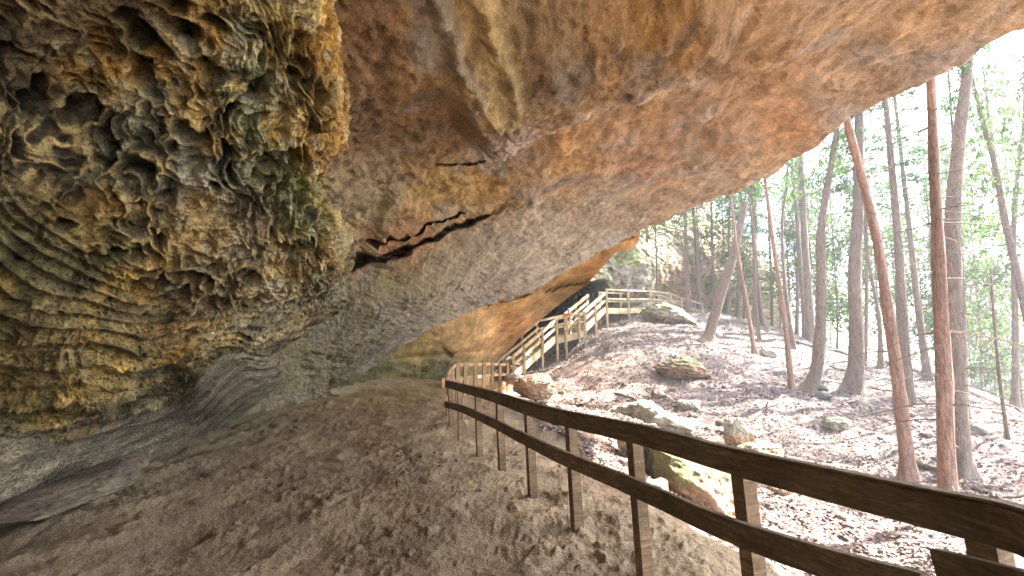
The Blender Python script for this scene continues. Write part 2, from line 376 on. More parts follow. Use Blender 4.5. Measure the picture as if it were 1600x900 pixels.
# ------------------------------------------------------------------ the great overhanging roof
base = np.array([(4,-15,-.6),(-4,-10,-.3),(-6,-4,-.3),(-5.25,4.6,-.25),(-6.05,7,-.2),(-6.05,10,-.05),(-5.8,11.3,.1),(-5.45,12.2,.2),(-5.25,12.7,.25),(-5.1,13.1,.3)], float)  # leading stations bend the unseen end shut to dim the interior
lipp = [(8.2,-13.5,3.0),(9.0,-8,5.6),(8.6,-2,6.5)] + [tuple(at(*q)) for q in [(1604,36,6.4),(1325,188,9.6),(1180,287,13),(1002,360,17),(850,442,17),(700,503,15.8),(560,583,13.9)]]
lipp = np.array(lipp, float)
expo = np.array([.8,.8,.75,.7,.72,.75,.8,.9,.95,1.0]); vault = np.array([.6,.6,.6,.5,.5,.45,.4,.1,0,0])
def catmull(A, t):
    A = np.asarray(A, float)
    if A.ndim == 1: A = A[:, None]; sq = True
    else: sq = False
    i = np.clip(np.floor(t).astype(int), 0, len(A) - 2); f = (t - i)[:, None]
    g = lambda k: A[np.clip(k, 0, len(A) - 1)]
    p0, p1, p2, p3 = g(i - 1), g(i), g(i + 1), g(i + 2)
    o = 0.5 * (2 * p1 + (p2 - p0) * f + (2 * p0 - 5 * p1 + 4 * p2 - p3) * f ** 2 + (3 * p1 - 3 * p2 + p3 - p0) * f ** 3)
    return o[:, 0] if sq else o
ts = np.concatenate([np.linspace(0, 2, 60, endpoint=False), np.linspace(2, 3, 130, endpoint=False), np.linspace(3, 6, 420, endpoint=False), np.linspace(6, 9, 200)])
Bs, Ls = catmull(base, ts), catmull(lipp, ts); Es, Vs = catmull(expo, ts), catmull(vault, ts)
th = np.concatenate([[-.12, -.05], np.linspace(0, 1, 430)]) * math.pi / 2
TH = th[None, :]; out = Ls - Bs; outh = out * np.array([1, 1, 0]); outh = outh / (np.linalg.norm(outh, axis=1, keepdims=True) + 1e-6)
hh = 1 - np.cos(np.clip(TH, 0, 9)); sg = np.where(TH > 0, np.sin(np.clip(TH, 1e-6, 9)) ** Es[:, None], TH * 4)
RP = Bs[:, None, :] + np.concatenate([(out[:, None, :2] * hh[..., None]), (out[:, 2:3] * sg + Vs[:, None] * np.sin(np.clip(TH, 0, 9) * 2) ** 2)[..., None]], -1)
nrm = grid_normals(RP)
if nrm[300, 300, 2] > 0: nrm = -nrm
edge_w = sstep(0, .12, TH / (math.pi / 2))
RP = RP + nrm * ((.24 * fbm(RP * .25, 3, 60) * 1.4 + .06 * fbm(RP * .9, 3, 61) * 1.4) * (.25 + .75 * edge_w) * (1 - .8 * sstep(.93, 1, TH / (math.pi / 2))))[..., None]
ppx, ppy, okk = proj(RP); okk = okk & (RP[..., 1] > 1.0)
m = okk.astype(float)
disp = np.zeros(ppx.shape); dispv = np.zeros(ppx.shape)
# bedding-parallel direction coordinate (along the lip) for stretched texture
SS = np.broadcast_to(ts[:, None] * 4.0, ppx.shape); UU = np.broadcast_to(th[None, :] * 6.0, ppx.shape)
disp += .05 * fbm(RP * 2.2, 4, 62) * 1.4
lipband = m * sstep(.62, .9, TH / (math.pi / 2))
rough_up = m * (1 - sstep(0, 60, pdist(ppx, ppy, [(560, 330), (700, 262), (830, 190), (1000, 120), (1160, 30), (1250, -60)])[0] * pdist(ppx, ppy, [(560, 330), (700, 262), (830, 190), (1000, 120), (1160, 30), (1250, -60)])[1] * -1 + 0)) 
disp += rough_up * (.085 * ridged(RP * 3.2, 4, 63) + .09 * fbm(RP * 6.5, 3, 64)) + m * sstep(.8, 1, TH / (math.pi / 2)) * (.10 * ridged(RP * np.array([1.4, 1.4, 2.5]), 4, 170) + .05 * fbm(RP * 5, 3, 171))
strk = np.stack([RP[..., 0] * 2.2 + RP[..., 2] * 2.5, RP[..., 1] * .55 + RP[..., 0] * .3, RP[..., 2] * 6.0], -1)
bed = (RP[..., 2] * 1.0 + RP[..., 0] * .42 + .5 * fbm(RP * .35, 3, 93)) * 3.2
bf = bed - np.floor(bed); disp += .05 * (np.where(bf < .8, bf / .8, (1 - bf) / .2) - .5) * sstep(-.15, .2, fbm(RP * .6 + np.floor(bed)[..., None] * 1.7, 2, 94))
disp += .05 * fbm(strk * 1.6, 4, 65) * 1.5 * (1 - .5 * rough_up) + .03 * fbm(strk * np.array([3, 2, 3.]), 3, 69)
dg = lambda a, b, sh=0: np.stack([TH * a + sh + .5 * fbm(RP * .5, 2, 98), np.broadcast_to(ts[:, None] * b, ppx.shape), ppx * 0], -1)
D1 = fbm(dg(11, 1.3), 3, 401); D2 = fbm(dg(30, 4, 5), 4, 402); D3 = fbm(dg(80, 12, 9), 3, 403)
led = dg(9, .9)[..., 0] + 1.1 * fbm(dg(2, 1.6, 3), 2, 404); lfr = led - np.floor(led)
LEDGE = np.where(lfr < .86, lfr / .86, (1 - lfr) / .14) * sstep(-.12, .15, fbm(dg(6, 2.5, 20) + np.floor(led)[..., None] * 3.3, 2, 405))
farw = sstep(2.6, 3.3, ts)[:, None]
nf_ = (1 - .85 * sstep(6.3, 7.6, ts))[:, None]
disp += farw * (1 - .55 * rough_up) * (.15 * D1 + .08 * D2 * nf_ + .05 * D3 * nf_ + .16 * (LEDGE - .4))
wallz = (1 - sstep(.15, .45, TH / (math.pi / 2)))
lowb = RP[..., 2] * 5 + 1.6 * fbm(RP * .7, 3, 95) + RP[..., 1] * .6
disp += wallz * nf_ * (.09 * np.abs((lowb % 1) - .5) * 2 * sstep(-.2, .2, fbm(RP * 1.2, 2, 96)) + .12 * fbm(RP * 1.1, 4, 97) * 1.6)
pf1, pf2, pc = voro(RP * np.array([5, 2.4, 7.]) + fbm(RP * 3, 2, 67)[..., None] * .7, 66)
pitmask = sstep(.0, .22, fbm(RP * .8, 2, 68) + .38 * lipband - .14)
disp -= pitmask * np.clip(.42 - pf1, 0, 1) * .26
def groove(pts, w, dep, taper=.15):
    d, s_, t = pdist(ppx + 6 * fbm(RP * 2.5, 2, 71), ppy + 5 * fbm(RP * 2.5, 2, 70), pts)
    return -dep * np.exp(-(d / w) ** 4) * sstep(0, taper, t) * (1 - sstep(1 - taper, 1, t)) * m
def step_(pts, amp, width, reach, side=1, taper=.1):
    d, s_, t = pdist(ppx + 5 * fbm(RP * 2, 2, 72), ppy + 5 * fbm(RP * 2, 2, 73), pts); sd_ = d * s_ * side
    return amp * sstep(-width, width, sd_) * (1 - sstep(reach * .3, reach, sd_)) * sstep(0, taper, t) * (1 - sstep(1 - taper, 1, t)) * m
dispv += groove([(548, 415), (585, 398), (620, 392), (660, 380), (700, 362), (735, 347), (800, 318)], 3.0, 1.7, .42)
dispv += groove([(535, 418), (560, 408), (600, 395), (645, 387)], 8.5, 2.4, .2)
dispv += groove([(570, 380), (600, 366), (640, 362), (690, 345), (728, 334)], 2.4, 1.1, .1)
dispv += groove([(676, 253), (700, 259), (725, 257), (760, 246)], 1.6, .5)
dispv += groove([(760, 325), (810, 320), (850, 300), (905, 270)], 4, .16)
disp += .8 * step_([(735, 236), (765, 218), (830, 182), (905, 136), (960, 118), (1020, 97), (1100, 70), (1170, 20)], .75, 3, 150, 1)
disp += .7 * step_([(625, 280), (606, 300), (588, 345), (592, 360), (566, 398)], .30, 4, 90, 1)
disp += step_([(540, 452), (640, 415), (760, 370), (900, 330)], .12, 14, 90, -1)
for q, w_, a_ in (([(670, -30), (705, 50), (742, 125), (790, 150)], 15, .30), ([(735, -30), (770, 60), (795, 118)], 13, .26), ([(690, 40), (715, 100), (735, 160)], 7, .12), ([(960, 60), (1010, 40), (1040, -10)], 10, .14),
                  ([(480, 560), (560, 505), (620, 470), (720, 440)], 14, .16), ([(440, 610), (540, 545), (640, 500)], 12, .12), ([(900, 60), (960, 20), (1000, -20)], 9, .12)):
    d, s_, t = pdist(ppx + 12 * fbm(RP * 3, 2, 74), ppy + 12 * fbm(RP * 3, 2, 75), q); disp += m * a_ * np.exp(-(d / w_) ** 2) * (.6 + .8 * fbm(RP * 5, 2, 76)) * sstep(0, .15, t)
vd = RP - np.array([0, 0, 1.6]); vd /= np.linalg.norm(vd, axis=-1, keepdims=True)
RD = RP + nrm * (disp * (.55 + .45 * edge_w))[..., None] - vd * dispv[..., None]
# ragged lip
# outer loop closing the rock mass
L_ = RD[:, -1, :]; o2 = outh; loops = []
Z = np.array([0, 0, 1.0])
nz = fbm(L_ * .5, 3, 80)[:, None]
solid = np.array([(.10, .06), (.22, .2), (.34, .5), (.4, 1.1), (.3, 2.2), (.6, 4.0), (.1, 6.5)])
for k, (a, zz) in enumerate(solid): loops.append(L_ + o2 * (a + nz * .25 * min(1, k * .4)) + Z * zz)
loops.append(L_ - o2 * 3 + Z * 9); loops.append(Bs - o2 * 2 + Z * 12.5); loops.append(Bs - o2 * 6 + Z * 9); loops.append(Bs - o2 * 6.5 - Z * 2)
RALL = np.concatenate([RD] + [l[:, None, :] for l in loops], 1)
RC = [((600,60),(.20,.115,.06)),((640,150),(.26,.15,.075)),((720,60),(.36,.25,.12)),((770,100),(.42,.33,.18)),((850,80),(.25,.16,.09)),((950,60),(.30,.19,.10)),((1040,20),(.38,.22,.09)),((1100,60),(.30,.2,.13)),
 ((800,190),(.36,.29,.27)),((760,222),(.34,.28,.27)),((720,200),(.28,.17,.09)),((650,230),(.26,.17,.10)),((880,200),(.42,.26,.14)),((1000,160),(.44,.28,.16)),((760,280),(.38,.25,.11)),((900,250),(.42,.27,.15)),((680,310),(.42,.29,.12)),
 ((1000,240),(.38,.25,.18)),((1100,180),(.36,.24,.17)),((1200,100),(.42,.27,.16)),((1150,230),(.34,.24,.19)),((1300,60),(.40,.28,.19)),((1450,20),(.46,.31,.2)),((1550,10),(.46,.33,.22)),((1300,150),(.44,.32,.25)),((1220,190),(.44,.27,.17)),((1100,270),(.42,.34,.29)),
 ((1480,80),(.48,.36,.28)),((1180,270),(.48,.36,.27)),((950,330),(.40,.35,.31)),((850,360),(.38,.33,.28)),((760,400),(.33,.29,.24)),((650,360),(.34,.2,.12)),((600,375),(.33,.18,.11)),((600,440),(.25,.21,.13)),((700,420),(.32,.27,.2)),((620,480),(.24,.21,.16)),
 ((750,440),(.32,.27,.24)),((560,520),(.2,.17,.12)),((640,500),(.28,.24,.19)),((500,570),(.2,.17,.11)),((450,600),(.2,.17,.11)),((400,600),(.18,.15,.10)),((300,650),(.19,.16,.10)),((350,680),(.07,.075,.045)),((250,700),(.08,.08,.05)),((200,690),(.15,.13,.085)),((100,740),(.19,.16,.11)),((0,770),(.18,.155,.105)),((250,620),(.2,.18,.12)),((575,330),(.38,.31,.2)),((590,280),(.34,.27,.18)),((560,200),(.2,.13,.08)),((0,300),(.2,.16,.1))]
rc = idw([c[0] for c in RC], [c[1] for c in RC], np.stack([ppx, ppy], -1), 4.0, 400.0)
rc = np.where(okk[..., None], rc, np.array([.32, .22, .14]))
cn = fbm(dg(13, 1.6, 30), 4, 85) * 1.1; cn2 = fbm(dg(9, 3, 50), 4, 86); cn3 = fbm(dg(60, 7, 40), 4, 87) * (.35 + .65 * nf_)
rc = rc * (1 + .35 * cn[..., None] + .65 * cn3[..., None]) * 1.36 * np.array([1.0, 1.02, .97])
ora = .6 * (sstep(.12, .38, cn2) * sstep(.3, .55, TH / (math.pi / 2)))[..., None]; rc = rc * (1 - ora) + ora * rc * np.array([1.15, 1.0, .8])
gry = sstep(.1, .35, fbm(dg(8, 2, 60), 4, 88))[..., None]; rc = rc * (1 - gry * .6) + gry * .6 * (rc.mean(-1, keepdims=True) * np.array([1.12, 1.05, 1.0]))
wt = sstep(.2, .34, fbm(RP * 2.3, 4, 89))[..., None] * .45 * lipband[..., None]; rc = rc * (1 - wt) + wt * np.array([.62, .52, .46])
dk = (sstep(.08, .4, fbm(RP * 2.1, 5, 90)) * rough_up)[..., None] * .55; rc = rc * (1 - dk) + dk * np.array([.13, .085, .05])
for pl_, w_, cc_ in (([(735, 236), (765, 218), (830, 182), (905, 136), (960, 118), (1020, 97), (1100, 70)], 9, (.7, .6, .52)), ([(625, 280), (606, 300), (588, 345), (592, 360), (566, 398)], 5, (.62, .5, .34)), ([(720, 336), (750, 328), (800, 318)], 3, (.55, .42, .3)), ([(770, 425), (830, 412)], 2.5, (.6, .52, .45))):  # pale lines along step edges, painting in the light they catch
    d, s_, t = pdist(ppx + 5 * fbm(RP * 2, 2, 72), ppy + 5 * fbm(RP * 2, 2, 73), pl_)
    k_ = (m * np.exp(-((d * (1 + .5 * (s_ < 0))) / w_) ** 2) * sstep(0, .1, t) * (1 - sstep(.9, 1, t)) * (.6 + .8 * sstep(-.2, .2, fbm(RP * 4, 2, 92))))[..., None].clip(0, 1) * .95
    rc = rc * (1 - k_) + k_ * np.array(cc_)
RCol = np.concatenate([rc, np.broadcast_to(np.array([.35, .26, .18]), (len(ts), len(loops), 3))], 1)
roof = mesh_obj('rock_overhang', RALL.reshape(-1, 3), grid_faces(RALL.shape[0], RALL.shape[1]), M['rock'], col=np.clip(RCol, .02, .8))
tag(roof, 'vast tan and orange sandstone overhang sloping down to the sand floor', 'rock', kind='structure')

# ------------------------------------------------------------------ relief rocks (own distance, own thickness, wrapped round behind)
def relief(ys, xl, xr, dep, nx, wraps, ny_wrap_bottom=None):
    """Grid over rows ys between xl(y) and xr(y) at depth dep(px,py), its right edge wrapped back by wraps [(dpx, dd)]."""
    t = np.linspace(0, 1, nx)[None, :]; Y = np.broadcast_to(ys[:, None], (len(ys), nx)); X = xl(ys)[:, None] * (1 - t) + xr(ys)[:, None] * t
    D = dep(X, Y); rnd = np.broadcast_to(t, X.shape)
    return X, Y, D
# --- honeycombed bulge hanging at the upper left
BD = [((0,0),2.3),((250,0),2.55),((400,0),2.75),((520,0),3.0),((-400,-100),1.7),((-400,300),2.3),((0,-400),1.35),((400,-400),1.7),((-300,-400),1.2),((560,-300),2.1),((0,300),2.9),((250,300),3.45),((450,300),4.0),((545,350),4.5),((540,180),3.7),((0,500),3.45),((250,500),4.4),((400,480),4.9),((540,440),5.3),((150,180),3.1),((350,150),3.1),
      ((0,620),3.95),((150,640),4.6),((300,600),5.6),((420,540),6.4),((500,500),6.6),((-400,620),3.0),((-300,700),3.6),((0,660),4.15),((0,720),4.4),((0,790),4.7),((0,850),4.8),((100,750),5.5),((150,665),5.1),((200,712),6.8),((200,760),6.9),((280,640),6.7),((290,690),8.3),((420,610),9.3),((-400,760),3.9)]
bdc = np.array([b[0] for b in BD], float); bdv = np.log(np.array([b[1] for b in BD]))
nx_, ny_ = 620, 700
brow = np.concatenate([np.linspace(-420, -20, 60, endpoint=False), np.linspace(-20, 850, ny_)])
xr_y = [-420, -100, 0, 60, 130, 180, 230, 262, 290, 320, 345, 370, 395, 415, 440, 470, 490, 520, 560, 600, 640, 700, 790, 850]
xr_v = [500, 512, 524, 533, 540, 547, 540, 512, 503, 520, 541, 553, 555, 548, 540, 546, 530, 480, 430, 440, 400, 340, 240, 200]
xr_ = np.interp(brow, xr_y, xr_v) + 5 * perlin(np.stack([brow * .05, brow * 0, brow * 0], -1), 101) + 2.5 * perlin(np.stack([brow * .15, brow * 0, brow * 0 + 3], -1), 102)
ccol = np.concatenate([np.linspace(-600, 0, 60, endpoint=False) / 1.0, np.linspace(0, 1, nx_) ** 1.0 * 1.0])
BX = np.empty((len(brow), 60 + nx_)); BX[:, :60] = np.linspace(-600, -10, 60)[None]; BX[:, 60:] = (-10) * (1 - np.linspace(0, 1, nx_))[None] + xr_[:, None] * np.linspace(0, 1, nx_)[None]
BY = np.broadcast_to(brow[:, None], BX.shape).copy()
BDp = np.exp(rbf(bdc / 100, bdv, np.stack([BX, BY], -1) / 100, .001))
er = (xr_[:, None] - BX); rndm = np.clip(1 - er / 60, 0, 1); BDp = BDp * (1 + .16 * rndm ** 2.5)
P0 = at(BX, BY, BDp)
# layer coordinate (the curved strata)
LV = [(-.45,(0,150),(60,250),(150,330),(250,400)),(0,(0,290),(65,355),(140,400),(280,445),(400,452)),(.33,(0,417),(83,461),(194,483),(330,490),(450,480)),(.6,(0,530),(150,535),(300,525),(430,505),(530,478)),
      (.8,(0,610),(170,615),(280,590),(400,545),(540,505)),(1.0,(0,690),(167,667),(389,550),(520,520)),(-1.0,(0,-60),(120,150),(260,300),(420,400)),(1.2,(0,790),(200,700),(450,570))]
lc = [p for L in LV for p in L[1:]]; lv = [L[0] for L in LV for _ in L[1:]]
LEV = rbf(np.array(lc, float) / 100, lv, np.stack([np.clip(BX, -250, 700), np.clip(BY, -100, 800)], -1) / 100, .02)
nx3 = P0
wob = fbm(nx3 * 1.6, 3, 110)
lev = LEV * 11 + wob * .7
lf = lev - np.floor(lev)
lay = np.where(lf < .62, (lf / .62) ** 1.4, 1 - ((lf - .62) / .38) ** .8)         # sharp ribs, scooped between
layid = np.floor(lev)
brk = fbm(np.stack([BX * .012, layid * 3.7, BX * 0], -1), 3, 111); brk2 = fbm(np.stack([BX * .045, lev * .9, BX * 0], -1), 3, 113)
ribs = lay * (.45 + .9 * np.clip(brk + .35, 0, 1)) * (.75 + .7 * brk2)
# two zones: tafoni pits above/right, strata ribs below/left
zone = sstep(-20, 60, pdist(BX, BY, [(-50, 240), (100, 340), (230, 430), (330, 450), (560, 440)])[0] * -pdist(BX, BY, [(-50, 240), (100, 340), (230, 430), (330, 450), (560, 440)])[1])
# vertical curtain-like folds near the right edge
cr = pdist(BX, BY, [(420, -200), (440, 100), (470, 300), (560, 400)]); fold = np.exp(-(cr[0] / 120) ** 2)
wx = fbm(nx3 * 1.9, 3, 112)[..., None]
q1 = nx3 * np.array([4.2, 4.2, 2.0]) + wx * 1.5 + fbm(nx3 * 6, 2, 120)[..., None] * .35
v1, v2, vc = voro(q1, 114); cell = np.clip((v2 - v1), 0, 1)
pit1 = sstep(.04, .45, cell) * (.25 + .75 * (vc > .35))
q2 = nx3 * np.array([11, 11, 6.5]) + wx * 3; w1, w2, wc = voro(q2, 115); pit2 = sstep(.05, .5, w2 - w1) * (wc > .35)
q3 = np.stack([nx3[..., 0] * 9 + nx3[..., 1] * 4 + wx[..., 0] * 2.2, nx3[..., 2] * 1.6, nx3[..., 1] * 1.5], -1); curt = ridged(q3, 4, 116)
q5 = nx3 * np.array([16, 16, 22.]) + wx * 3; u1, u2, uc = voro(q5, 117); pit3 = sstep(.1, .5, u2 - u1) * (uc > .55)
smoothz = sstep(.05, .35, fbm(nx3 * 1.3, 2, 118) + .8 * np.exp(-(pdist(BX, BY, [(300, 350), (420, 400), (500, 420)])[0] / 70) ** 2) - .05)
pitm = (1 - .75 * smoothz)
bump_up = (-.42 * pit1 * pitm - .10 * pit2 * pitm + .02) * (1 - .55 * fold) + fold * .17 * (curt - .5) - fold * .05 * pit2
bump_dn = (.15 * ribs - .085) - .055 * pit2 * (1 - lay) - .03 * pit3
dB = bump_up * (1 - zone) + bump_dn * zone
dB += .10 * fbm(nx3 * .9, 3, 119) * 1.5 + .014 * fbm(nx3 * 22, 3, 121) * 1.5 - .02 * pit3 + .02 * ridged(nx3 * 9, 3, 122)
foot = sstep(.93, 1.05, LEV + .13 * fbm(nx3 * 1.6, 4, 160)) * sstep(620, 480, BX)
fst = fbm(np.stack([LEV * 22 + .6 * fbm(nx3 * 1.2, 2, 161), BX * .007, BX * 0], -1), 4, 162)
dB = dB * (1 - .8 * foot) + foot * (.10 * fst + .02 * ridged(nx3 * 6, 3, 163) - .05)
low = 1 - .5 * sstep(640, 740, BY + .25 * BX)  # fade where the bulge merges with the wall
dB *= (.35 + .65 * low)
dB *= (1 - .5 * rndm)
nB = grid_normals(P0); vdir = P0 - np.array([0, 0, 1.6]); vdir /= np.linalg.norm(vdir, axis=-1, keepdims=True)
if (nB[300, 300] @ vdir[300, 300]) > 0: nB = -nB
PB = P0 + (.6 * nB - .4 * vdir) * (dB * np.clip(BDp / 3.5, .6, 1.6))[..., None]
wr = []
for dp, dd in ((-3, .12), (-8, .35), (-16, .8), (-30, 1.6), (-60, 3.0)):
    wr.append(at(xr_ + dp, brow, BDp[:, -1] * 1.0 + dd) + .06 * nB[:, -1] * fbm(P0[:, -1] * 3 + dd, 2, 130)[:, None])
PBA = np.concatenate([PB] + [w[:, None, :] for w in wr], 1)
BC = [((30,60),(.15,.12,.07)),((100,60),(.19,.15,.09)),((150,100),(.5,.32,.1)),((60,180),(.15,.13,.10)),((30,260),(.12,.10,.07)),((180,220),(.28,.27,.2)),((170,250),(.3,.3,.24)),((130,180),(.14,.12,.08)),((200,40),(.2,.15,.09)),((240,60),(.27,.25,.18)),((300,30),(.42,.28,.09)),((330,60),(.55,.36,.12)),((260,110),(.34,.35,.28)),((300,160),(.5,.36,.13)),((240,170),(.36,.38,.33)),((370,60),(.28,.32,.24)),  # dark upper-left tones put the shade of the hollows into the colour
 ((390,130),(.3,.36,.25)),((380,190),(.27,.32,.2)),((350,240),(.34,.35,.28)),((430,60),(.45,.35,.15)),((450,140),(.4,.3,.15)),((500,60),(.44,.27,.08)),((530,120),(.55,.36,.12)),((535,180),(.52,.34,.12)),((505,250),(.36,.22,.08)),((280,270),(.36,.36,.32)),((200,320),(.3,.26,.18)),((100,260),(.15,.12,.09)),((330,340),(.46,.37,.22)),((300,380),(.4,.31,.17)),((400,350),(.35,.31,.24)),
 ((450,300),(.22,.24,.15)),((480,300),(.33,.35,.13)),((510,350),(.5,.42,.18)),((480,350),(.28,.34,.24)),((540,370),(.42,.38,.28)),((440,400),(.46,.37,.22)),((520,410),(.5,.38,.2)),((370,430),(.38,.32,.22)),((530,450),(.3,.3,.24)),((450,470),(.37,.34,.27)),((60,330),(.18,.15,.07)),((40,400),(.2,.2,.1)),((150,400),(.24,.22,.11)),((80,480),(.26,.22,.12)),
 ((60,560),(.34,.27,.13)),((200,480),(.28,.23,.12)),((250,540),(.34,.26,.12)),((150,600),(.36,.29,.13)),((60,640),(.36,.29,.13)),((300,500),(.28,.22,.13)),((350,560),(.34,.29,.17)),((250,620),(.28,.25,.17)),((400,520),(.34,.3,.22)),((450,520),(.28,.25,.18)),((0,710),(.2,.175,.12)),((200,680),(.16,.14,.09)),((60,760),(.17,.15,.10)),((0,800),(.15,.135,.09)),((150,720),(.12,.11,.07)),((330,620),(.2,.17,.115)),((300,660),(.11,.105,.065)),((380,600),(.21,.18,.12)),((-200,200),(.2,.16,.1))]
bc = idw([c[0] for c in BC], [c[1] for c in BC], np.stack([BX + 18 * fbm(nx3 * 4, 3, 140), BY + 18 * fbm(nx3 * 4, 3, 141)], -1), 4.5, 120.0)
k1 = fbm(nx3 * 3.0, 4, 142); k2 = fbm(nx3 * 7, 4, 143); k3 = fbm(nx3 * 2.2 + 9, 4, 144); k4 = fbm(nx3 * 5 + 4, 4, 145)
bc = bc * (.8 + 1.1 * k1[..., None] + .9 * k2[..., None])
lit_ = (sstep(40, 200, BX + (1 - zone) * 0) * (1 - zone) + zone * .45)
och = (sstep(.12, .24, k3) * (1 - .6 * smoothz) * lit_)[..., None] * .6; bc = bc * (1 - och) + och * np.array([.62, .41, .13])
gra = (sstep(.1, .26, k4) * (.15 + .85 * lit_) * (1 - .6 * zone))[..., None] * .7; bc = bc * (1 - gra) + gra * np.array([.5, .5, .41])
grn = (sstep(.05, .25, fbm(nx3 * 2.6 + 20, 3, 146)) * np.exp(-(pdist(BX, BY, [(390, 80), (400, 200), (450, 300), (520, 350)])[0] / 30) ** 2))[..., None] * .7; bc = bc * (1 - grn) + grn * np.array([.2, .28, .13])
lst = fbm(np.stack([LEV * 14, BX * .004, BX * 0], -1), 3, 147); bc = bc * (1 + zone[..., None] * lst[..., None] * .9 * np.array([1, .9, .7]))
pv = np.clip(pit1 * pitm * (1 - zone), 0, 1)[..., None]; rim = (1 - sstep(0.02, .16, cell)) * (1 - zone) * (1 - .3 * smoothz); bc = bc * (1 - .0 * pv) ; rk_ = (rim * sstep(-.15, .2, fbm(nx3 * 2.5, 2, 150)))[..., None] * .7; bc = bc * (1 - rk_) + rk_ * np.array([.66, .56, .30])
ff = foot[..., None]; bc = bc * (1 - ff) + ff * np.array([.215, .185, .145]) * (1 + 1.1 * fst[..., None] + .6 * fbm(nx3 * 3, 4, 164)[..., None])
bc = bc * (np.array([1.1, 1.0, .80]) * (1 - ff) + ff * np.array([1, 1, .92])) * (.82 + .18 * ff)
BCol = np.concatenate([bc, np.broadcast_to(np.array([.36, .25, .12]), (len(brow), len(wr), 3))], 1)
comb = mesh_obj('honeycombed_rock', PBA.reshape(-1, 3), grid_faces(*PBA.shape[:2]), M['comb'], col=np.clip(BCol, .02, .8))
tag(comb, 'dark honeycombed and ribbed sandstone bulge hanging at the shelter wall', 'rock', kind='structure')

def simple_relief(name, ys, xlf, xrf, dctl, cctl, nx, seed, wraps, label, amp=.25, mat='rock', strat=(1, 1, 3.), extra=None, cut=None):
    t = np.linspace(0, 1, nx); X = xlf(ys)[:, None] * (1 - t) + xrf(ys)[:, None] * t; Y = np.broadcast_to(ys[:, None], X.shape).copy()
    D = rbf(np.array([c[:2] for c in dctl], float) / 100, [c[2] for c in dctl], np.stack([X, Y], -1) / 100, .01)
    if cut is not None: D = cut(X, Y, D)
    P = at(X, Y, D); v = P - np.array([0, 0, 1.6]); v /= np.linalg.norm(v, axis=-1, keepdims=True)
    d = amp * fbm(P * .5, 4, seed) * 1.6 + amp * .5 * ridged(P * np.array(strat) * .8, 4, seed + 5) + amp * .2 * fbm(P * 5, 3, seed + 9)
    if extra is not None: d = d + extra(X, Y, P)
    P2 = P - v * d[..., None]
    ws = [at(xrf(ys) + dp, ys + dy, D[:, -1] + dd) for dp, dy, dd in wraps]
    P3 = np.concatenate([P2] + [w[:, None] for w in ws], 1)
    c = idw([q[0] for q in cctl], [q[1] for q in cctl], np.stack([X, Y], -1), 4, 60)
    n1 = fbm(P * np.array([.7, .7, 2.2]), 4, seed + 20)[..., None]; n2 = fbm(P * 2.6, 4, seed + 21)[..., None]
    c = c * (1 + .8 * n1 + .5 * n2)
    c = np.concatenate([c, np.repeat(c[:, -1:], len(ws), 1)], 1)
    o = mesh_obj(name, P3.reshape(-1, 3), grid_faces(*P3.shape[:2]), M[mat], col=np.clip(c, .02, .85))
    return tag(o, label, 'rock', kind='structure')
# --- ochre buttress beyond the great roof
ys = np.linspace(300, 640, 300)
ey = [300, 330, 352, 372, 386, 396, 412, 430, 446, 462, 490, 520, 545, 565, 600, 640]; ex = [1006, 1004, 1001, 1000, 992, 960, 946, 930, 915, 892, 856, 820, 797, 780, 764, 752]
def ridge_cut(X, Y, P):
    g = lambda pts, w, a: -a * np.exp(-(pdist(X + 4 * fbm(P * 1.5, 2, 201), Y + 4 * fbm(P * 1.5, 2, 202), pts)[0] / w) ** 2)
    return g([(745, 476), (790, 468), (850, 452), (900, 437)], 3.0, .7) + g([(848, 455), (880, 447), (920, 436)], 4, .9) + g([(620, 560), (700, 552), (770, 548)], 4, .3) + g([(690, 545), (705, 556)], 4, .3) + g([(900, 395), (960, 378), (990, 372)], 2, .3)
simple_relief('ochre_buttress', ys, lambda y: np.interp(y, [300, 640], [560, 480]), lambda y: np.interp(y, ey, ex) + 2.5 * perlin(np.stack([y * .08, y * 0, y * 0], -1), 200),
  [(1000,350,18.6),(990,380,19.4),(930,425,20.5),(900,400,18.6),(850,448,18.6),(840,480,21.5),(870,470,24),(850,492,24.3),(815,500,21.3),(800,535,24.6),(770,556,22.8),(780,562,24.8),(700,500,17.3),(740,540,19.5),(700,560,18.6),(620,560,16.6),(760,480,18.8),(800,450,18.0),(540,590,14.4),(520,600,14.2),(620,597,17),(690,592,18.9),(760,600,22.5),(700,640,18.9),(760,640,22.5),(520,640,14),(600,300,17),(900,300,17.5),(1000,310,18.6),(700,400,17)],
  [((1000,370),(.55,.30,.12)),((940,400),(.5,.27,.1)),((880,425),(.42,.26,.1)),((850,470),(.38,.23,.11)),((880,450),(.3,.19,.08)),((800,460),(.58,.38,.17)),((760,500),(.6,.40,.19)),((740,540),(.52,.33,.15)),((800,520),(.48,.28,.13)),((690,500),(.5,.34,.15)),((650,545),(.42,.3,.12)),((620,580),(.22,.19,.09)),((680,580),(.2,.18,.09)),((560,592),(.17,.16,.08)),((740,575),(.27,.21,.1)),((700,600),(.16,.15,.08)),((820,540),(.35,.2,.1))],
  360, 210, [(-6, 0, 1.2), (-14, -2, 4), (-30, -6, 9), (-60, -10, 16)], 'ochre yellow sandstone buttress glowing beyond the roof edge', .28, extra=ridge_cut)
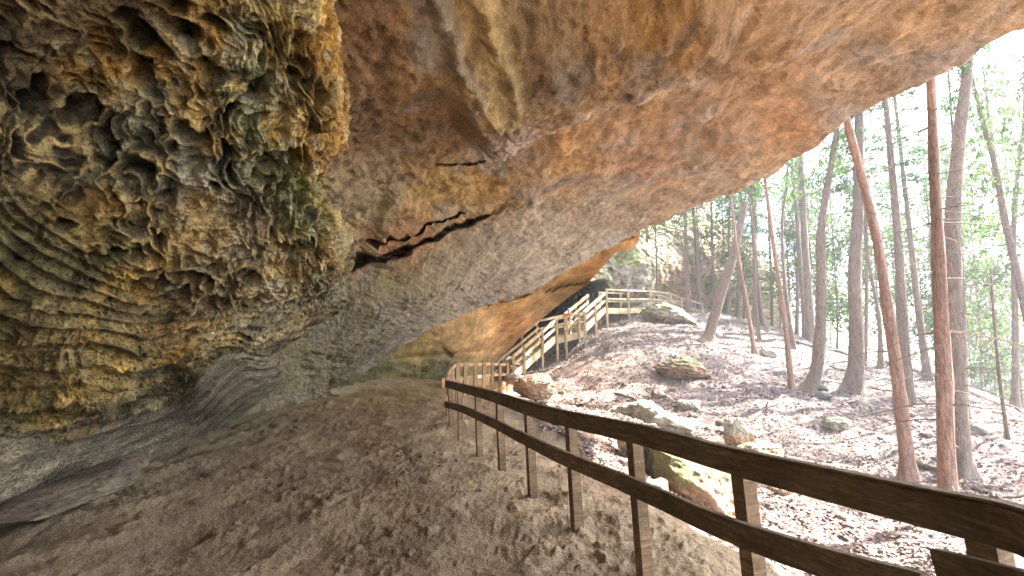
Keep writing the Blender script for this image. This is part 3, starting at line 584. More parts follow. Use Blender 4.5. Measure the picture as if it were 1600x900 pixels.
# --- ledged cliff and dark recess behind the stairs
ys = np.linspace(300, 640, 260)
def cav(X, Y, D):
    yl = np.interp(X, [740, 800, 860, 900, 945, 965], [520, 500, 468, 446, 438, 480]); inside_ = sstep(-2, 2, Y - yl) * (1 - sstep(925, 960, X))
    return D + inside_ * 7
simple_relief('ledged_cliff', ys, lambda y: 0 * y + 730, lambda y: np.interp(y, [300, 350, 400, 430, 480, 640], [1080, 1120, 1170, 1210, 1230, 1240]),
  [(740,400,33),(800,480,31),(900,440,30.5),(950,440,31.5),(1000,400,37),(1000,440,36),(1100,430,45),(1180,450,50),(1050,350,46),(950,350,38),(800,560,31),(900,520,32),(1000,480,39),(1200,500,52),(1100,480,48),(850,640,31),(1200,640,52),(1100,300,52),(800,300,36)],
  [((800,480),(.12,.09,.07)),((900,460),(.1,.08,.06)),((900,442),(.4,.34,.26)),((950,410),(.3,.29,.2)),((980,420),(.22,.28,.13)),((1020,400),(.35,.3,.2)),((1060,420),(.42,.29,.2)),((1100,440),(.45,.3,.21)),((1150,440),(.42,.3,.22)),((1000,370),(.35,.33,.22)),((880,500),(.2,.17,.14))],  # recess tones kept dark, its shade painted into the rock colour
  300, 230, [(0, -4, 5), (0, -10, 14), (0, -20, 30)], 'ledged grey and tan cliff with a dark recess behind the stairs', .8, strat=(.5, .5, 2.6), cut=cav)

# ------------------------------------------------------------------ wooden fence along the path
def zc(x, y): return terrain_base(np.array([x], float), np.array([y], float))[0]
rail_top = [(1760, 872, 1.12), (1600, 802, 1.46), (1450, 770, 1.75), (1300, 738, 2.05), (1130, 701, 2.62), (1000, 667, 3.3), (860, 639, 4.4), (770, 613, 6.3), (725, 602, 7.8), (697, 595, 9.3)]
top_pts = np.array([at(*q) for q in rail_top]); top_pts[:, 2] -= .062
mid_py = [(1760, 1010), (1600, 962), (1450, 925), (1300, 882), (1130, 824), (1000, 765), (860, 706), (770, 660), (725, 640), (697, 632)]
mid_pts = np.array([at(q[0], r[1], q[2]) for q, r in zip(rail_top, mid_py)])
fence = empty('wooden_fence', tuple(top_pts[-1] * np.array([1, 1, 0])))
tag(fence, 'dark weathered two rail wooden fence curving along the edge of the sand path', 'fence')
def child(mb, name, mat, par, smooth=False):
    """Build a part in world space and parent it without moving it."""
    o = mb.build(name, mat, None, smooth); p = Vector(par.location) if par.parent is None else Vector(par.matrix_world.translation)
    if par.type == 'EMPTY':
        o.data.transform(Matrix.Translation(-Vector(par.location))); o.data.transform(Matrix.Rotation(-par.rotation_euler.z, 4, 'Z'))
    o.parent = par; return o
def dense(pts, n):
    t = np.linspace(0, len(pts) - 1, n); return [Vector(p) for p in catmull(pts, t).tolist()]
def planks(pts, cuts, w, h, name, mat, par, z=0):
    P_ = dense(pts, 400)
    cy_ = [0] + [min(range(400), key=lambda i: abs(P_[i].y - c)) for c in sorted(cuts)][::-1] * 0 + [min(range(400), key=lambda i: abs(P_[i].y - c)) for c in sorted(cuts)] + [399]
    for k in range(len(cy_) - 1):
        a, b_ = cy_[k], cy_[k + 1]
        if b_ - a < 6: continue
        seg = [P_[int(round(a + (b_ - a) * u / 7))].copy() for u in range(8)]; seg[0] = seg[0].lerp(seg[1], .006); seg[-1] = seg[-1].lerp(seg[-2], .006)
        for q in seg: q.z += z + .003 * math.sin(k * 2.3)
        m_ = MB(); m_.path(seg, w, h * (1 + .02 * math.sin(k * 5))); child(m_, name, mat, par)
planks(top_pts, (2.56, 4.25, 6.15, 8.2), .042, .128, 'top_rail', M['rail'], fence)
b = MB(); b.path(dense(top_pts + np.array([.012, .012, .071]), 50), .062, .014); child(b, 'cap_rail', M['rail'], fence)
planks(mid_pts[2:], (3.45, 5.15, 7.1), .042, .125, 'middle_rail', M['rail'], fence)
b = MB(); b.path([V(1468, 884, 1.72), V(1600, 922, 1.44), V(1760, 985, 1.15)], .042, .11); child(b, 'middle_rail', M['rail'], fence)
posts = [(1532, 1.62, 1.0), (1150, 2.56, 1), (982, 3.45, 1), (884, 4.25, 1), (819, 5.15, 1), (774, 6.15, 1), (741, 7.1, 1), (713, 8.2, 1), (699, 9.2, 1)]
for px, d, k in posts:
    y0 = np.interp(px, [q[0] for q in rail_top][::-1], [q[1] for q in rail_top][::-1])
    T = V(px, y0 + 14 * min(1, 4 / d), d); Bp = V(px + (14 if d < 5 else 6), y0 + 10, d)
    g = gz(T.x + .03, T.y); lean = .05
    T.z = min(T.z, T.z); b = MB(); b.beam((T.x + .05 + lean, T.y + .045, g - .15), (T.x + .05, T.y + .045, T.z), .088, .085, up=(0.35, -1, 0)); po = child(b, 'post', M['post'], fence)
    if d < 7:
        for py_ in (y0 + 1, np.interp(px, [q[0] for q in rail_top][::-1], [q[1] for q in mid_py][::-1])):
            for k2 in (-1, 1):
                c_ = V(px + 3, py_ + (9 if py_ == y0 + 1 else 0) + k2 * 7 / d + (10 / d if py_ == y0 + 1 else 0), d); nx2 = Vector((-.42, -.9, 0)).normalized()
                m_ = MB(); m_.tube([c_ + nx2 * .02, c_ + nx2 * .034], .007, 8); bo = m_.build('bolt', M['metal']); bo.data.transform(Matrix.Translation(-Vector(fence.location))); bo.parent = po
# the far bay turns away and meets the boardwalk
far = [(697, 595, 9.3), (699, 586, 10.4), (703, 576, 11.6), (712, 568, 12.8), (724, 567.5, 14.2), (740, 567, 15.6), (754, 567, 16.8), (767, 567, 18.0), (779, 567.5, 19.3), (791, 568, 20.6)]
fp = np.array([at(*q) for q in far])
f2_ = empty('boardwalk_railing', (fp[5][0], fp[5][1], .3)); tag(f2_, 'pale close-posted wooden railing at the far bend of the path, below the stairs', 'fence')
b = MB(); b.path(dense(fp - np.array([0, 0, .05]), 40), .045, .10); child(b, 'top_rail', M['warm'], f2_)
b = MB(); b.path(dense(fp - np.array([0, 0, .48]), 40), .045, .10); child(b, 'middle_rail', M['warm'], f2_)
for i, p in enumerate(fp[1:]):
    b = MB(); b.beam((p[0] + .06, p[1] - .02, p[2] - 1.45), (p[0] + .06, p[1] - .02, p[2] + .01), .11, .11, up=(.4, -1, 0)); child(b, 'post', M['warm'], f2_)
# boardwalk: raised planks behind that railing with a kick board
bw = empty('boardwalk', (fp[5][0] - .6, fp[5][1], .2)); tag(bw, 'sunlit wooden boardwalk deck behind the close-posted railing', 'boardwalk')
dk_ = MB(); sk_ = MB(); A_ = dense(fp[4:], 70)
for i in range(len(A_) - 1):
    p = A_[i]; a = (A_[i + 1] - A_[i]).normalized(); n_ = Vector((-a.y, a.x, 0)).normalized(); z = p.z - 1.06
    q = p.lerp(A_[i + 1], .5); L = (A_[i + 1] - A_[i]).length
    dk_.beam((q.x - n_.x * .05, q.y - n_.y * .05, z), (q.x + n_.x * 1.5, q.y + n_.y * 1.5, z), L * .9, .04)
child(dk_, 'deck_boards', M['deck'], bw)
b = MB(); b.path([Vector((p.x, p.y, p.z - 1.15)) + Vector((.0, .02, 0)) for p in A_], .04, .2); child(b, 'fascia', M['deck'], bw)
b = MB(); b.path([Vector((p.x - .85, p.y + 1.15, p.z - .78)) for p in A_], .04, .5); child(b, 'kick_board', M['deck'], bw)

# ------------------------------------------------------------------ the stairs
def stair_flight(name, a, b_, w, label, nst, posts_t, drop):
    """a, b_: near-side foot and head of the walking line (x,y,z); w: width vector to the far side."""
    a = Vector(a); b_ = Vector(b_); w = Vector(w)
    st = empty(name, tuple(a)); tag(st, label, 'stairs', 'flights of wooden stairs')
    for sgn, off in ((0, Vector((0, 0, 0))), (1, w)):
        m_ = MB(); m_.beam(a + off + Vector((0, 0, .02)), b_ + off + Vector((0, 0, .02)), .07, .36, up=(0, 0, 1)); child(m_, 'stringer', M['pale'], st)
        m_ = MB(); m_.beam(a + off + Vector((0, 0, 1.06)), b_ + off + Vector((0, 0, 1.06)), .12, .17); child(m_, 'handrail', M['pale'], st)
        m_ = MB(); m_.beam(a + off + Vector((0, 0, .62)), b_ + off + Vector((0, 0, .6)), .06, .15); child(m_, 'middle_rail', M['pale'], st)
        for t in posts_t:
            p = a.lerp(b_, t) + off; out_ = -w.normalized() * (.08 if sgn == 0 else -.08)
            g = gz(p.x, p.y)
            zb = max(g - .2, p.z - drop) if g < p.z else p.z - .4
            m_ = MB(); m_.beam((p.x + out_.x, p.y + out_.y, zb), (p.x + out_.x, p.y + out_.y, p.z + 1.1), .12, .11, up=(0, -1, 0)); child(m_, 'post', M['pale'], st)
    for i in range(nst):
        p = a.lerp(b_, (i + .5) / nst) + Vector((0, 0, .06)); d_ = (b_ - a); d_.z = 0; d_.normalize()
        m_ = MB(); m_.beam(p + w * .03, p + w * .97, .30, .05, up=(0, 0, 1)); child(m_, 'tread', M['pale'], st)
    return st
def wpt(px, py, d): return V(px, py, d)
F0 = wpt(801, 590, 23.3); F1 = wpt(871, 527, 26.0)
wv = Vector((-1.0, .95, 0))
stair_flight('stairs', F0, F1, wv, 'lower flight of pale wooden stairs with open treads rising from the boardwalk', 14, [0, .22, .62, .97], 2.2)
F2 = wpt(912, 517, 26.4); F3 = wpt(947, 483, 29.0)
stair_flight('stairs', F2, F3, Vector((-.95, 1.1, 0)), 'upper flight of pale wooden stairs between the landing and the cliff walkway', 11, [0.03, .48, 1.0], 2.4)
# landing
ld = empty('stair_landing', tuple(F1)); tag(ld, 'small square timber landing on posts between two flights of stairs', 'landing')
m_ = MB(); 
for k in range(12):
    t = (k + .5) / 12; p = F1.lerp(F2, t); m_.beam(p + Vector((0, .05, .0)), p + Vector((-.5, 1.75, .0)), .11, .045)
child(m_, 'deck_boards', M['pale'], ld)
m_ = MB(); m_.beam(F1 + Vector((0, -.02, -.2)), F2 + Vector((0, -.02, -.2)), .06, .34); child(m_, 'fascia', M['pale'], ld)
for zz, hh_ in ((1.06, .11), (.55, .11)):
    m_ = MB(); m_.beam(F1 + Vector((0, 0, zz)), F2 + Vector((0, 0, zz)), .07, hh_); child(m_, 'rail', M['pale'], ld)
    m_ = MB(); m_.beam(F1 + Vector((-.9, 1.25, zz)), F2 + Vector((-.9, 1.6, zz)), .07, .14); child(m_, 'rail', M['pale'], ld)
for t, dz in ((.33, 1.45), (.84, .6)):
    p = F1.lerp(F2, t); off = -.1 if t < .9 else -.14
    m_ = MB(); m_.beam((p.x, p.y + off, p.z - dz), (p.x, p.y + off, p.z + 1.1), .11, .10, up=(0, -1, 0)); child(m_, 'post', M['pale'], ld)
# walkway along the hill
wk = [wpt(948, 483, 29.0), wpt(982, 483, 30.5), wpt(1016, 482, 32.5), wpt(1048, 484, 34.5), wpt(1066, 491, 35.0), wpt(1098, 500, 35.5)]
wo_ = empty('hill_walkway', tuple(wk[1])); tag(wo_, 'level timber walkway with railings leading right from the stair head', 'walkway')
m_ = MB(); m_.path([p + Vector((0, 0, -.12)) for p in wk[:4]], .06, .36); child(m_, 'fascia', M['pale'], wo_)
m_ = MB()
for i in range(3):
    for k in range(10):
        p = wk[i].lerp(wk[i + 1], (k + .5) / 10); m_.beam(p + Vector((0, .04, .06)), p + Vector((-.2, 1.3, .06)), .14, .04)
child(m_, 'deck_boards', M['pale'], wo_)
for off in (Vector((0, 0, 0)), Vector((-.2, 1.35, 0))):
    for zz in (1.28, .68):
        m_ = MB(); m_.path([p + off + Vector((0, 0, zz)) for p in wk], .06, .11); child(m_, 'rail', M['pale'], wo_)
    for p in wk:
        m_ = MB(); m_.beam(p + off + Vector((0, -.08, -1.1)), p + off + Vector((0, -.08, 1.32)), .13, .12, up=(0, -1, 0)); child(m_, 'post', M['pale'], wo_)

# ------------------------------------------------------------------ boulders, stones
def boulder(name, px, py, d, wpx, hpx, label, cols, seed, dep=None, rot=0.0, flatk=1.0, cat='boulder', group=None, tilt=0.0, res=6, soft=False, amp=.16):
    """A stone centred at a pixel, wpx x hpx in the photo; angular ones come from clipped corners."""
    c = V(px, py, d); wx_ = wpx / FPX * d * .5; hz_ = hpx / FPX * d * .5; wy_ = dep if dep else wx_ * .8
    bm = bmesh.new(); bmesh.ops.create_icosphere(bm, subdivisions=res, radius=1.0)
    v = np.array([x.co[:] for x in bm.verts]); f = np.array([[y.index for y in x.verts] for x in bm.faces]); bm.free()
    rs = np.random.RandomState(seed); P = v.copy()
    for k in range(11):   # planes cut facets off the ball
        n_ = rs.normal(size=3); n_ /= np.linalg.norm(n_); h = rs.uniform(.6, .9) if not soft else rs.uniform(.8, .97)
        dd = P @ n_ - h; P = P - np.where(dd > 0, dd, 0)[:, None] * n_ * (.96)
    P *= 1.18 if not soft else 1.04
    Q = P * np.array([wx_, wy_, hz_])
    nn_ = fbm(Q * 1.3 / max(wx_, .25) + seed, 4, seed); n2_ = fbm(Q * 6 / max(wx_, .25) + seed, 3, seed + 1); n3_ = np.abs((Q[:, 2] / hz_ * 3 + nn_ * 2) % 1 - .5)
    n4_ = ridged(Q * 3 / max(wx_, .25) + seed, 4, seed + 2); Q = Q * (1 + amp * nn_ * 1.9 + amp * .55 * n2_ + .09 * n3_ + .02 * n4_)[:, None]
    ct, st = math.cos(tilt), math.sin(tilt); Q = np.stack([Q[:, 0] * ct - Q[:, 2] * st, Q[:, 1], Q[:, 0] * st + Q[:, 2] * ct], -1)
    cr_, sr = math.cos(rot), math.sin(rot); Q = np.stack([Q[:, 0] * cr_ - Q[:, 1] * sr, Q[:, 0] * sr + Q[:, 1] * cr_, Q[:, 2]], -1)
    a_, b__, moss = [np.array(x) for x in cols]
    k = sstep(-.25, .25, fbm(Q * 2.2 / max(wx_, .25) * .7 + seed, 4, seed + 3))[:, None]
    cc = a_ * (1 - k) + b__ * k; mm = (sstep(.15, .55, Q[:, 2] / hz_ + .5 * fbm(Q * 3, 3, seed + 4)))[:, None] * .8
    cc = cc * (1 - mm) + moss * mm; cc = cc * (1 + .5 * n2_[:, None])
    o = mesh_obj(name, Q, f, M['boulder'], smooth=True, col=np.clip(cc, .02, .8)); o.location = c
    if cat == 'boulder' and px > 860: o.location.z -= hz_ * .12
    tag(o, label, cat, group); return o
TAN = ((.36, .24, .16), (.28, .2, .14)); ORG = ((.36, .25, .16), (.28, .22, .16)); GRY = ((.3, .28, .23), (.22, .2, .16))
MOSS = (.17, .18, .11); LICH = (.32, .34, .27); PALE = (.4, .38, .32)
RK = [
 ('boulder', 838, 608, 17.5, 62, 34, 'rounded orange boulder with a split slab on top below the stairs', (*ORG, (.3,.3,.2)), 11, dict(soft=True)),
 ('boulder', 833, 596, 17.1, 56, 22, 'flat pinkish slab resting on the rounded orange boulder', (*TAN, (.38,.25,.17)), 12, dict(tilt=.15, dep=.6, soft=True)),
 ('boulder', 806, 592, 19.3, 32, 15, 'small pale block at the foot of the stairs, left of the orange boulder', (*TAN, PALE), 13, {}),
 ('boulder', 1067, 742, 9.6, 150, 92, 'large greenish boulder with an orange underside seen through the fence', (*ORG, (.19,.22,.10)), 14, dict(tilt=-.32, dep=1.2)),
 ('boulder', 1012, 656, 14.6, 100, 46, 'broad pale lichen covered slab above the top rail of the fence', ((.3,.28,.22), (.32,.3,.25), LICH), 15, dict(tilt=-.12, dep=1.3)),
 ('boulder', 1151, 681, 12.4, 36, 50, 'upright two toned stone, green on one side and orange on the other', (*ORG, LICH), 16, dict(tilt=.25)),
 ('boulder', 1192, 706, 12.0, 60, 30, 'low tan stone just right of the upright two toned stone', (*TAN, (.33,.31,.2)), 17, {}),
 ('boulder', 1067, 576, 21.2, 76, 36, 'mossy flat topped boulder on the slope with a rusty underside', ((.3,.19,.12), (.2,.17,.12), (.2,.2,.1)), 18, dict(tilt=-.18, dep=1.0)),
 ('boulder', 1045, 494, 30, 74, 38, 'big green mossy boulder below the hill walkway', (*GRY, (.16,.19,.1)), 19, dict(tilt=-.15, dep=1.3)),
 ('boulder', 976, 428, 33.5, 76, 62, 'tall mossy boulder standing above the walkway at the cliff foot', (*GRY, (.17,.24,.09)), 20, dict(dep=2)),
 ('boulder', 1076, 633, 16.5, 32, 18, 'small pale stone behind the lichen covered slab', (*GRY, PALE), 21, {}),
 ('boulder', 1028, 615, 18, 24, 15, 'small tilted orange stone on the sunlit litter', (*ORG, PALE), 22, dict(tilt=-.5)),
 ('boulder', 1308, 664, 16, 40, 22, 'mossy green stone in the middle of the wooded slope', (*GRY, MOSS), 23, {}),
 ('boulder', 1350, 640, 18, 30, 18, 'dark mossy stone between two trunks on the slope', ((.16,.14,.1), (.2,.17,.12), MOSS), 24, {}),
 ('boulder', 1200, 551, 26, 24, 14, 'pale green stone near the ridge beside the thin red tree', (*GRY, LICH), 25, {}),
 ('boulder', 1284, 618, 19, 22, 12, 'dark wet stone at the foot of the bent tree', ((.07,.07,.07), (.1,.1,.1), (.16,.18,.13)), 26, {}),
 ('boulder', 1283, 607, 19.8, 18, 9, 'thin dark stone lying just above the dark wet stone', ((.07,.07,.07), (.1,.1,.1), (.18,.18,.16)), 27, {}),
 ('boulder', 1520, 672, 15, 40, 18, 'grey green flat stone right of the twin trunks', (*GRY, (.2,.21,.16)), 28, {}),
 ('boulder', 1218, 762, 10.2, 34, 18, 'yellowish stone seen just under the top rail', (*TAN, (.42,.38,.2)), 29, {}),
 ('boulder', 1175, 783, 9.4, 24, 18, 'pale round stone in the gully under the top rail', (*GRY, (.36,.34,.24)), 30, {}),
 ('boulder', 1390, 655, 17.5, 24, 12, 'small olive stone left of the slanting reddish trunk', (*GRY, (.2,.2,.12)), 31, {}),
 ('boulder', 988, 690, 9.6, 40, 26, 'broken orange block at the upper end of the large greenish boulder', (*ORG, (.36,.3,.18)), 32, {}),
 ('boulder', 893, 676, 9.5, 34, 22, 'greenish block lit by the sun behind the fence posts', (*TAN, (.34,.34,.22)), 33, {}),
 ('boulder', 915, 684, 9.2, 44, 14, 'flat sunlit pale stone next to the greenish block', (*TAN, (.5,.42,.32)), 34, {}),
 ('boulder', 1000, 812, 5.9, 46, 30, 'orange and white broken rock just outside the fence', (*ORG, (.5,.42,.34)), 35, {}),
 ('boulder', 700, 596, 0, 0, 0, '', None, 0, None),
 ('boulder', 136, 757, 5.5, 300, 34, 'long low slab of pale rock lying along the foot of the wall', ((.22,.18,.135), (.19,.16,.12), (.22,.185,.14)), 36, dict(dep=.34, rot=1.9, tilt=.0, amp=.2)),
]
for nm, px, py, d, wpx, hpx, lab, cols, seed, kw in RK:
    if d: boulder(nm, px, py, d, wpx, hpx, lab, cols, seed, **kw)
# loose stones scattered over the gully
rs = np.random.RandomState(5)
protos = []
lst_ = 0
for i in range(120):
    if i < 55: px, py, d = rs.uniform(880, 1330), rs.uniform(640, 860), rs.uniform(7, 14)
    elif i < 90: px, py, d = rs.uniform(860, 1100), rs.uniform(560, 700), rs.uniform(12, 22)
    else: px, py, d = rs.uniform(1100, 1600), rs.uniform(560, 760), rs.uniform(12, 24)
    p = at(px, py, d); x, y = p[0], p[1]
    if x < np.interp(y, [0, 3, 6, 9, 12, 20], [2.5, 2.4, 1.9, .8, .1, .3]) or x > 22: continue
    if i < 5 or not protos:
        o = boulder('loose_stone', 800, 450, 10, 14, 9, 'angular tan stone lying loose on the leaf litter below the path', (*(TAN if i % 2 else ORG), PALE), 60 + i, cat='stone', group='loose stones on the slope', res=3)
        protos.append(o)
    else:
        o = protos[i % len(protos)].copy(); C.objects.link(o)
    s_ = rs.uniform(.35, 1.5) ** 1.3; o.scale = (s_, s_, s_ * rs.uniform(.7, 1)); o.rotation_euler = (rs.uniform(-.3, .3), rs.uniform(-.3, .3), rs.uniform(0, 6.28))
    o.location = (x, y, gz(x, y) + .03 * s_)

rs = np.random.RandomState(8)
pp = boulder('pebble', 800, 450, 10, 7, 5, 'small grey brown pebble lying on the sand path', (*TAN, (.3,.26,.2)), 90, cat='pebble', group='pebbles on the sand path', res=3)
for i in range(46):
    x, y = rs.uniform(-4.4, 1.3), rs.uniform(1.6, 9); o = pp if i == 0 else pp.copy()
    if i: C.objects.link(o)
    k = rs.uniform(.25, 1.0) ** 1.6 * .8; o.scale = (k, k, k); o.rotation_euler = (0, 0, rs.uniform(0, 6)); o.location = (x, y, gz(x, y) + .008)
# ------------------------------------------------------------------ fallen branches and roots
def stick(name, pts, r0, r1, mat, label, cat, group=None, lift=.04):
    P = [V(*q) for q in pts]; Q = dense(np.array([p[:] for p in P]), 22)
    for i, q in enumerate(Q):
        q.z = gz(q.x, q.y) + lift + .04 * math.sin(i * 1.7); q.x += .04 * math.sin(i * 2.3)
    m_ = MB(); n_ = len(Q); m_.tube(Q, [r0 + (r1 - r0) * i / (n_ - 1) for i in range(n_)], 7)
    for k in range(3):
        a = Q[(6 + k * 5) % n_]; dv = Vector((math.sin(k * 2 + r0 * 90), math.cos(k * 3.1), .25)).normalized()
        m_.tube([a, a + dv * .3, a + dv * .55 + Vector((.08, 0, .1))], [r1 * .8, r1 * .6, r1 * .3], 5)
    o = m_.build(name, mat, None, True); return tag(o, label, cat, group)
ST = [
 ([(855,631,16.5),(900,628,16),(960,632,15.5)], .06, .04, 'straight pale log lying in the gully below the stairs'),
 ([(1010,632,15.5),(990,600,18),(960,600,19),(1000,570,22),(1012,560,23)], .05, .02, 'crooked pale branch running up the slope toward the leaning tree'),
 ([(1120,650,15),(1170,640,16),(1215,625,18),(1240,615,19)], .09, .05, 'thick dark root snaking toward the thin red tree'),
 ([(1100,660,14.5),(1180,668,13),(1240,640,15)], .04, .02, 'long thin branch behind the upright two toned stone'),
 ([(1240,545,29),(1300,552,28),(1370,568,27),(1440,590,25)], .12, .06, 'long fallen trunk along the ridge'),
 ([(1400,577,27),(1480,600,24),(1600,655,20)], .10, .06, 'pale fallen log running down the ridge at the right'),
 ([(1430,705,13.5),(1470,712,13),(1500,700,13)], .10, .06, 'thick root at the foot of the twin trunks'),
 ([(1500,715,12),(1550,740,11),(1600,765,10)], .07, .04, 'bare branch lying right of the twin trunks'),
 ([(1060,600,19),(1080,570,22),(1130,560,24)], .03, .015, 'thin twig above the mossy flat topped boulder'),
 ([(1270,640,18),(1240,660,16),(1200,700,13)], .03, .015, 'thin twig crossing the middle of the slope'),
 ([(1350,600,21),(1400,612,20),(1470,630,18)], .06, .03, 'brown branch lying behind the slanting reddish trunk'),
 ([(940,650,14),(975,630,16),(1000,610,18)], .03, .012, 'grey twig left of the lichen covered slab'),
 ([(1290,700,13),(1350,690,14),(1400,720,12.5)], .03, .015, 'fine fallen twig between the two near trunks'),
]
for pts, a, b2, lab in ST: stick('fallen_branch', pts, a, b2, M['twig'], lab, 'branch')

# ------------------------------------------------------------------ trees
rng = random.Random(7)
def crown_mesh(name, seed, L, Rb, nb, dens, droop, leaf, mat, style='hemlock'):
    """Leaf sprays (one mesh) and limbs (another) around a vertical axis of height L."""
    r = np.random.RandomState(seed); lv = []; lf = []; mb = MB()
    cs = []; us = []; vs = []
    for i in range(nb):
        t = (i + r.rand()) / nb; z = t * L; ln = Rb * ((1 - t) ** .7 * .85 + .15) * r.uniform(.55, 1.15)
        a = r.uniform(0, 2 * math.pi); up = r.uniform(.05, .35) if style == 'hemlock' else r.uniform(.3, .9)
        dx, dy = math.cos(a), math.sin(a); pts = []
        for k in range(6):
            u = k / 5; pts.append(Vector((dx * ln * u + .08 * ln * math.sin(u * 5 + i) * dy, dy * ln * u - .08 * ln * math.sin(u * 5 + i) * dx, z + ln * (up * u - droop * u * u))))
        mb.tube(pts, [.028 * (ln / Rb + .3) * (1 - .8 * k / 5) for k in range(6)], 4)
        PT = np.array([p[:] for p in pts]); n_ = int(dens * ln)
        tt = r.uniform(.22, 1, n_) ** .8; seg = catmull(PT, tt * 4.999)
        side = np.where(r.rand(n_) < .5, 1., -1.); wid = (.42 if style == 'hemlock' else .5) * ln * (1 - tt) ** .6 * (.4 + .6 * np.sqrt(tt))
        off = side * wid * r.rand(n_); c = seg + np.stack([-dy * off, dx * off, -np.abs(off) * .22 + r.normal(0, .05 if style == 'hemlock' else .22, n_)], -1)
        ah = a + side * r.uniform(.3, 1.2, n_); el = r.normal(-.15, .3 if style == 'hemlock' else .7, n_)
        d1 = np.stack([np.cos(ah) * np.cos(el), np.sin(ah) * np.cos(el), np.sin(el)], -1)
        d2 = np.cross(d1, np.stack([r.normal(0, .35, n_), r.normal(0, .35, n_), np.ones(n_)], -1)); d2 /= np.linalg.norm(d2, axis=1, keepdims=True) + 1e-9
        s_ = leaf * r.uniform(.6, 1.4, n_)[:, None]; cs.append(c); us.append(d1 * s_); vs.append(d2 * s_ * (.34 if style == 'hemlock' else .45))
    c = np.concatenate(cs); u = np.concatenate(us); v = np.concatenate(vs)
    P = np.stack([c - u * .6, c + v * .9 , c + u, c - v * .9], 1).reshape(-1, 3); F = np.arange(len(P)).reshape(-1, 4)
    lo = mesh_obj(name, P, F, M[mat], smooth=False); wo2 = mb.build('limbs', M['twig'], None, False)
    return lo, wo2
hid = []
CR = [crown_mesh('crown', 1, 11, 3.2, 62, 27, .38, .12, 'needle'), crown_mesh('crown', 2, 10, 2.8, 54, 32, .42, .16, 'needle'), crown_mesh('crown', 3, 9, 3.0, 46, 38, .2, .15, 'leaf', 'broad'),
      crown_mesh('crown', 4, 12, 3.2, 58, 24, .35, .15, 'needle'), crown_mesh('crown', 5, 6, 2.2, 36, 30, .2, .11, 'leaf', 'broad')]
CRU = [False] * len(CR)
def trunk_mesh(P, rads, seed, n=14, flare=True):
    m_ = len(P); Q = dense(np.array([p[:] for p in P]), 46); m2 = len(Q); rr = np.interp(np.linspace(0, 1, m2), np.linspace(0, 1, len(rads)), rads)
    vv = []; ref = Vector((.3, .9, .1))
    for i, p in enumerate(Q):
        a = (Q[min(i + 1, m2 - 1)] - Q[max(i - 1, 0)]).normalized(); x = a.cross(ref).normalized(); y = a.cross(x)
        h = (p - Q[0]).length
        for j in range(n):
            t = 2 * math.pi * j / n
            fl = 1 + (1.1 * math.exp(-h / .34) * (1 + .6 * math.sin(t * 4 + seed)) if flare else 0)
            k = 1 + .08 * math.sin(t * 3 + seed + h * .8) + .06 * math.sin(t * 5 + h * 2.1) + .10 * math.sin(h * 1.3 + seed) ** 8 + .03 * math.sin(h * 7 + t * 2)
            vv.append(p + (x * math.cos(t) + y * math.sin(t)) * rr[i] * fl * k)
    return np.array([v[:] for v in vv]), grid_faces(m2, n, True, True)
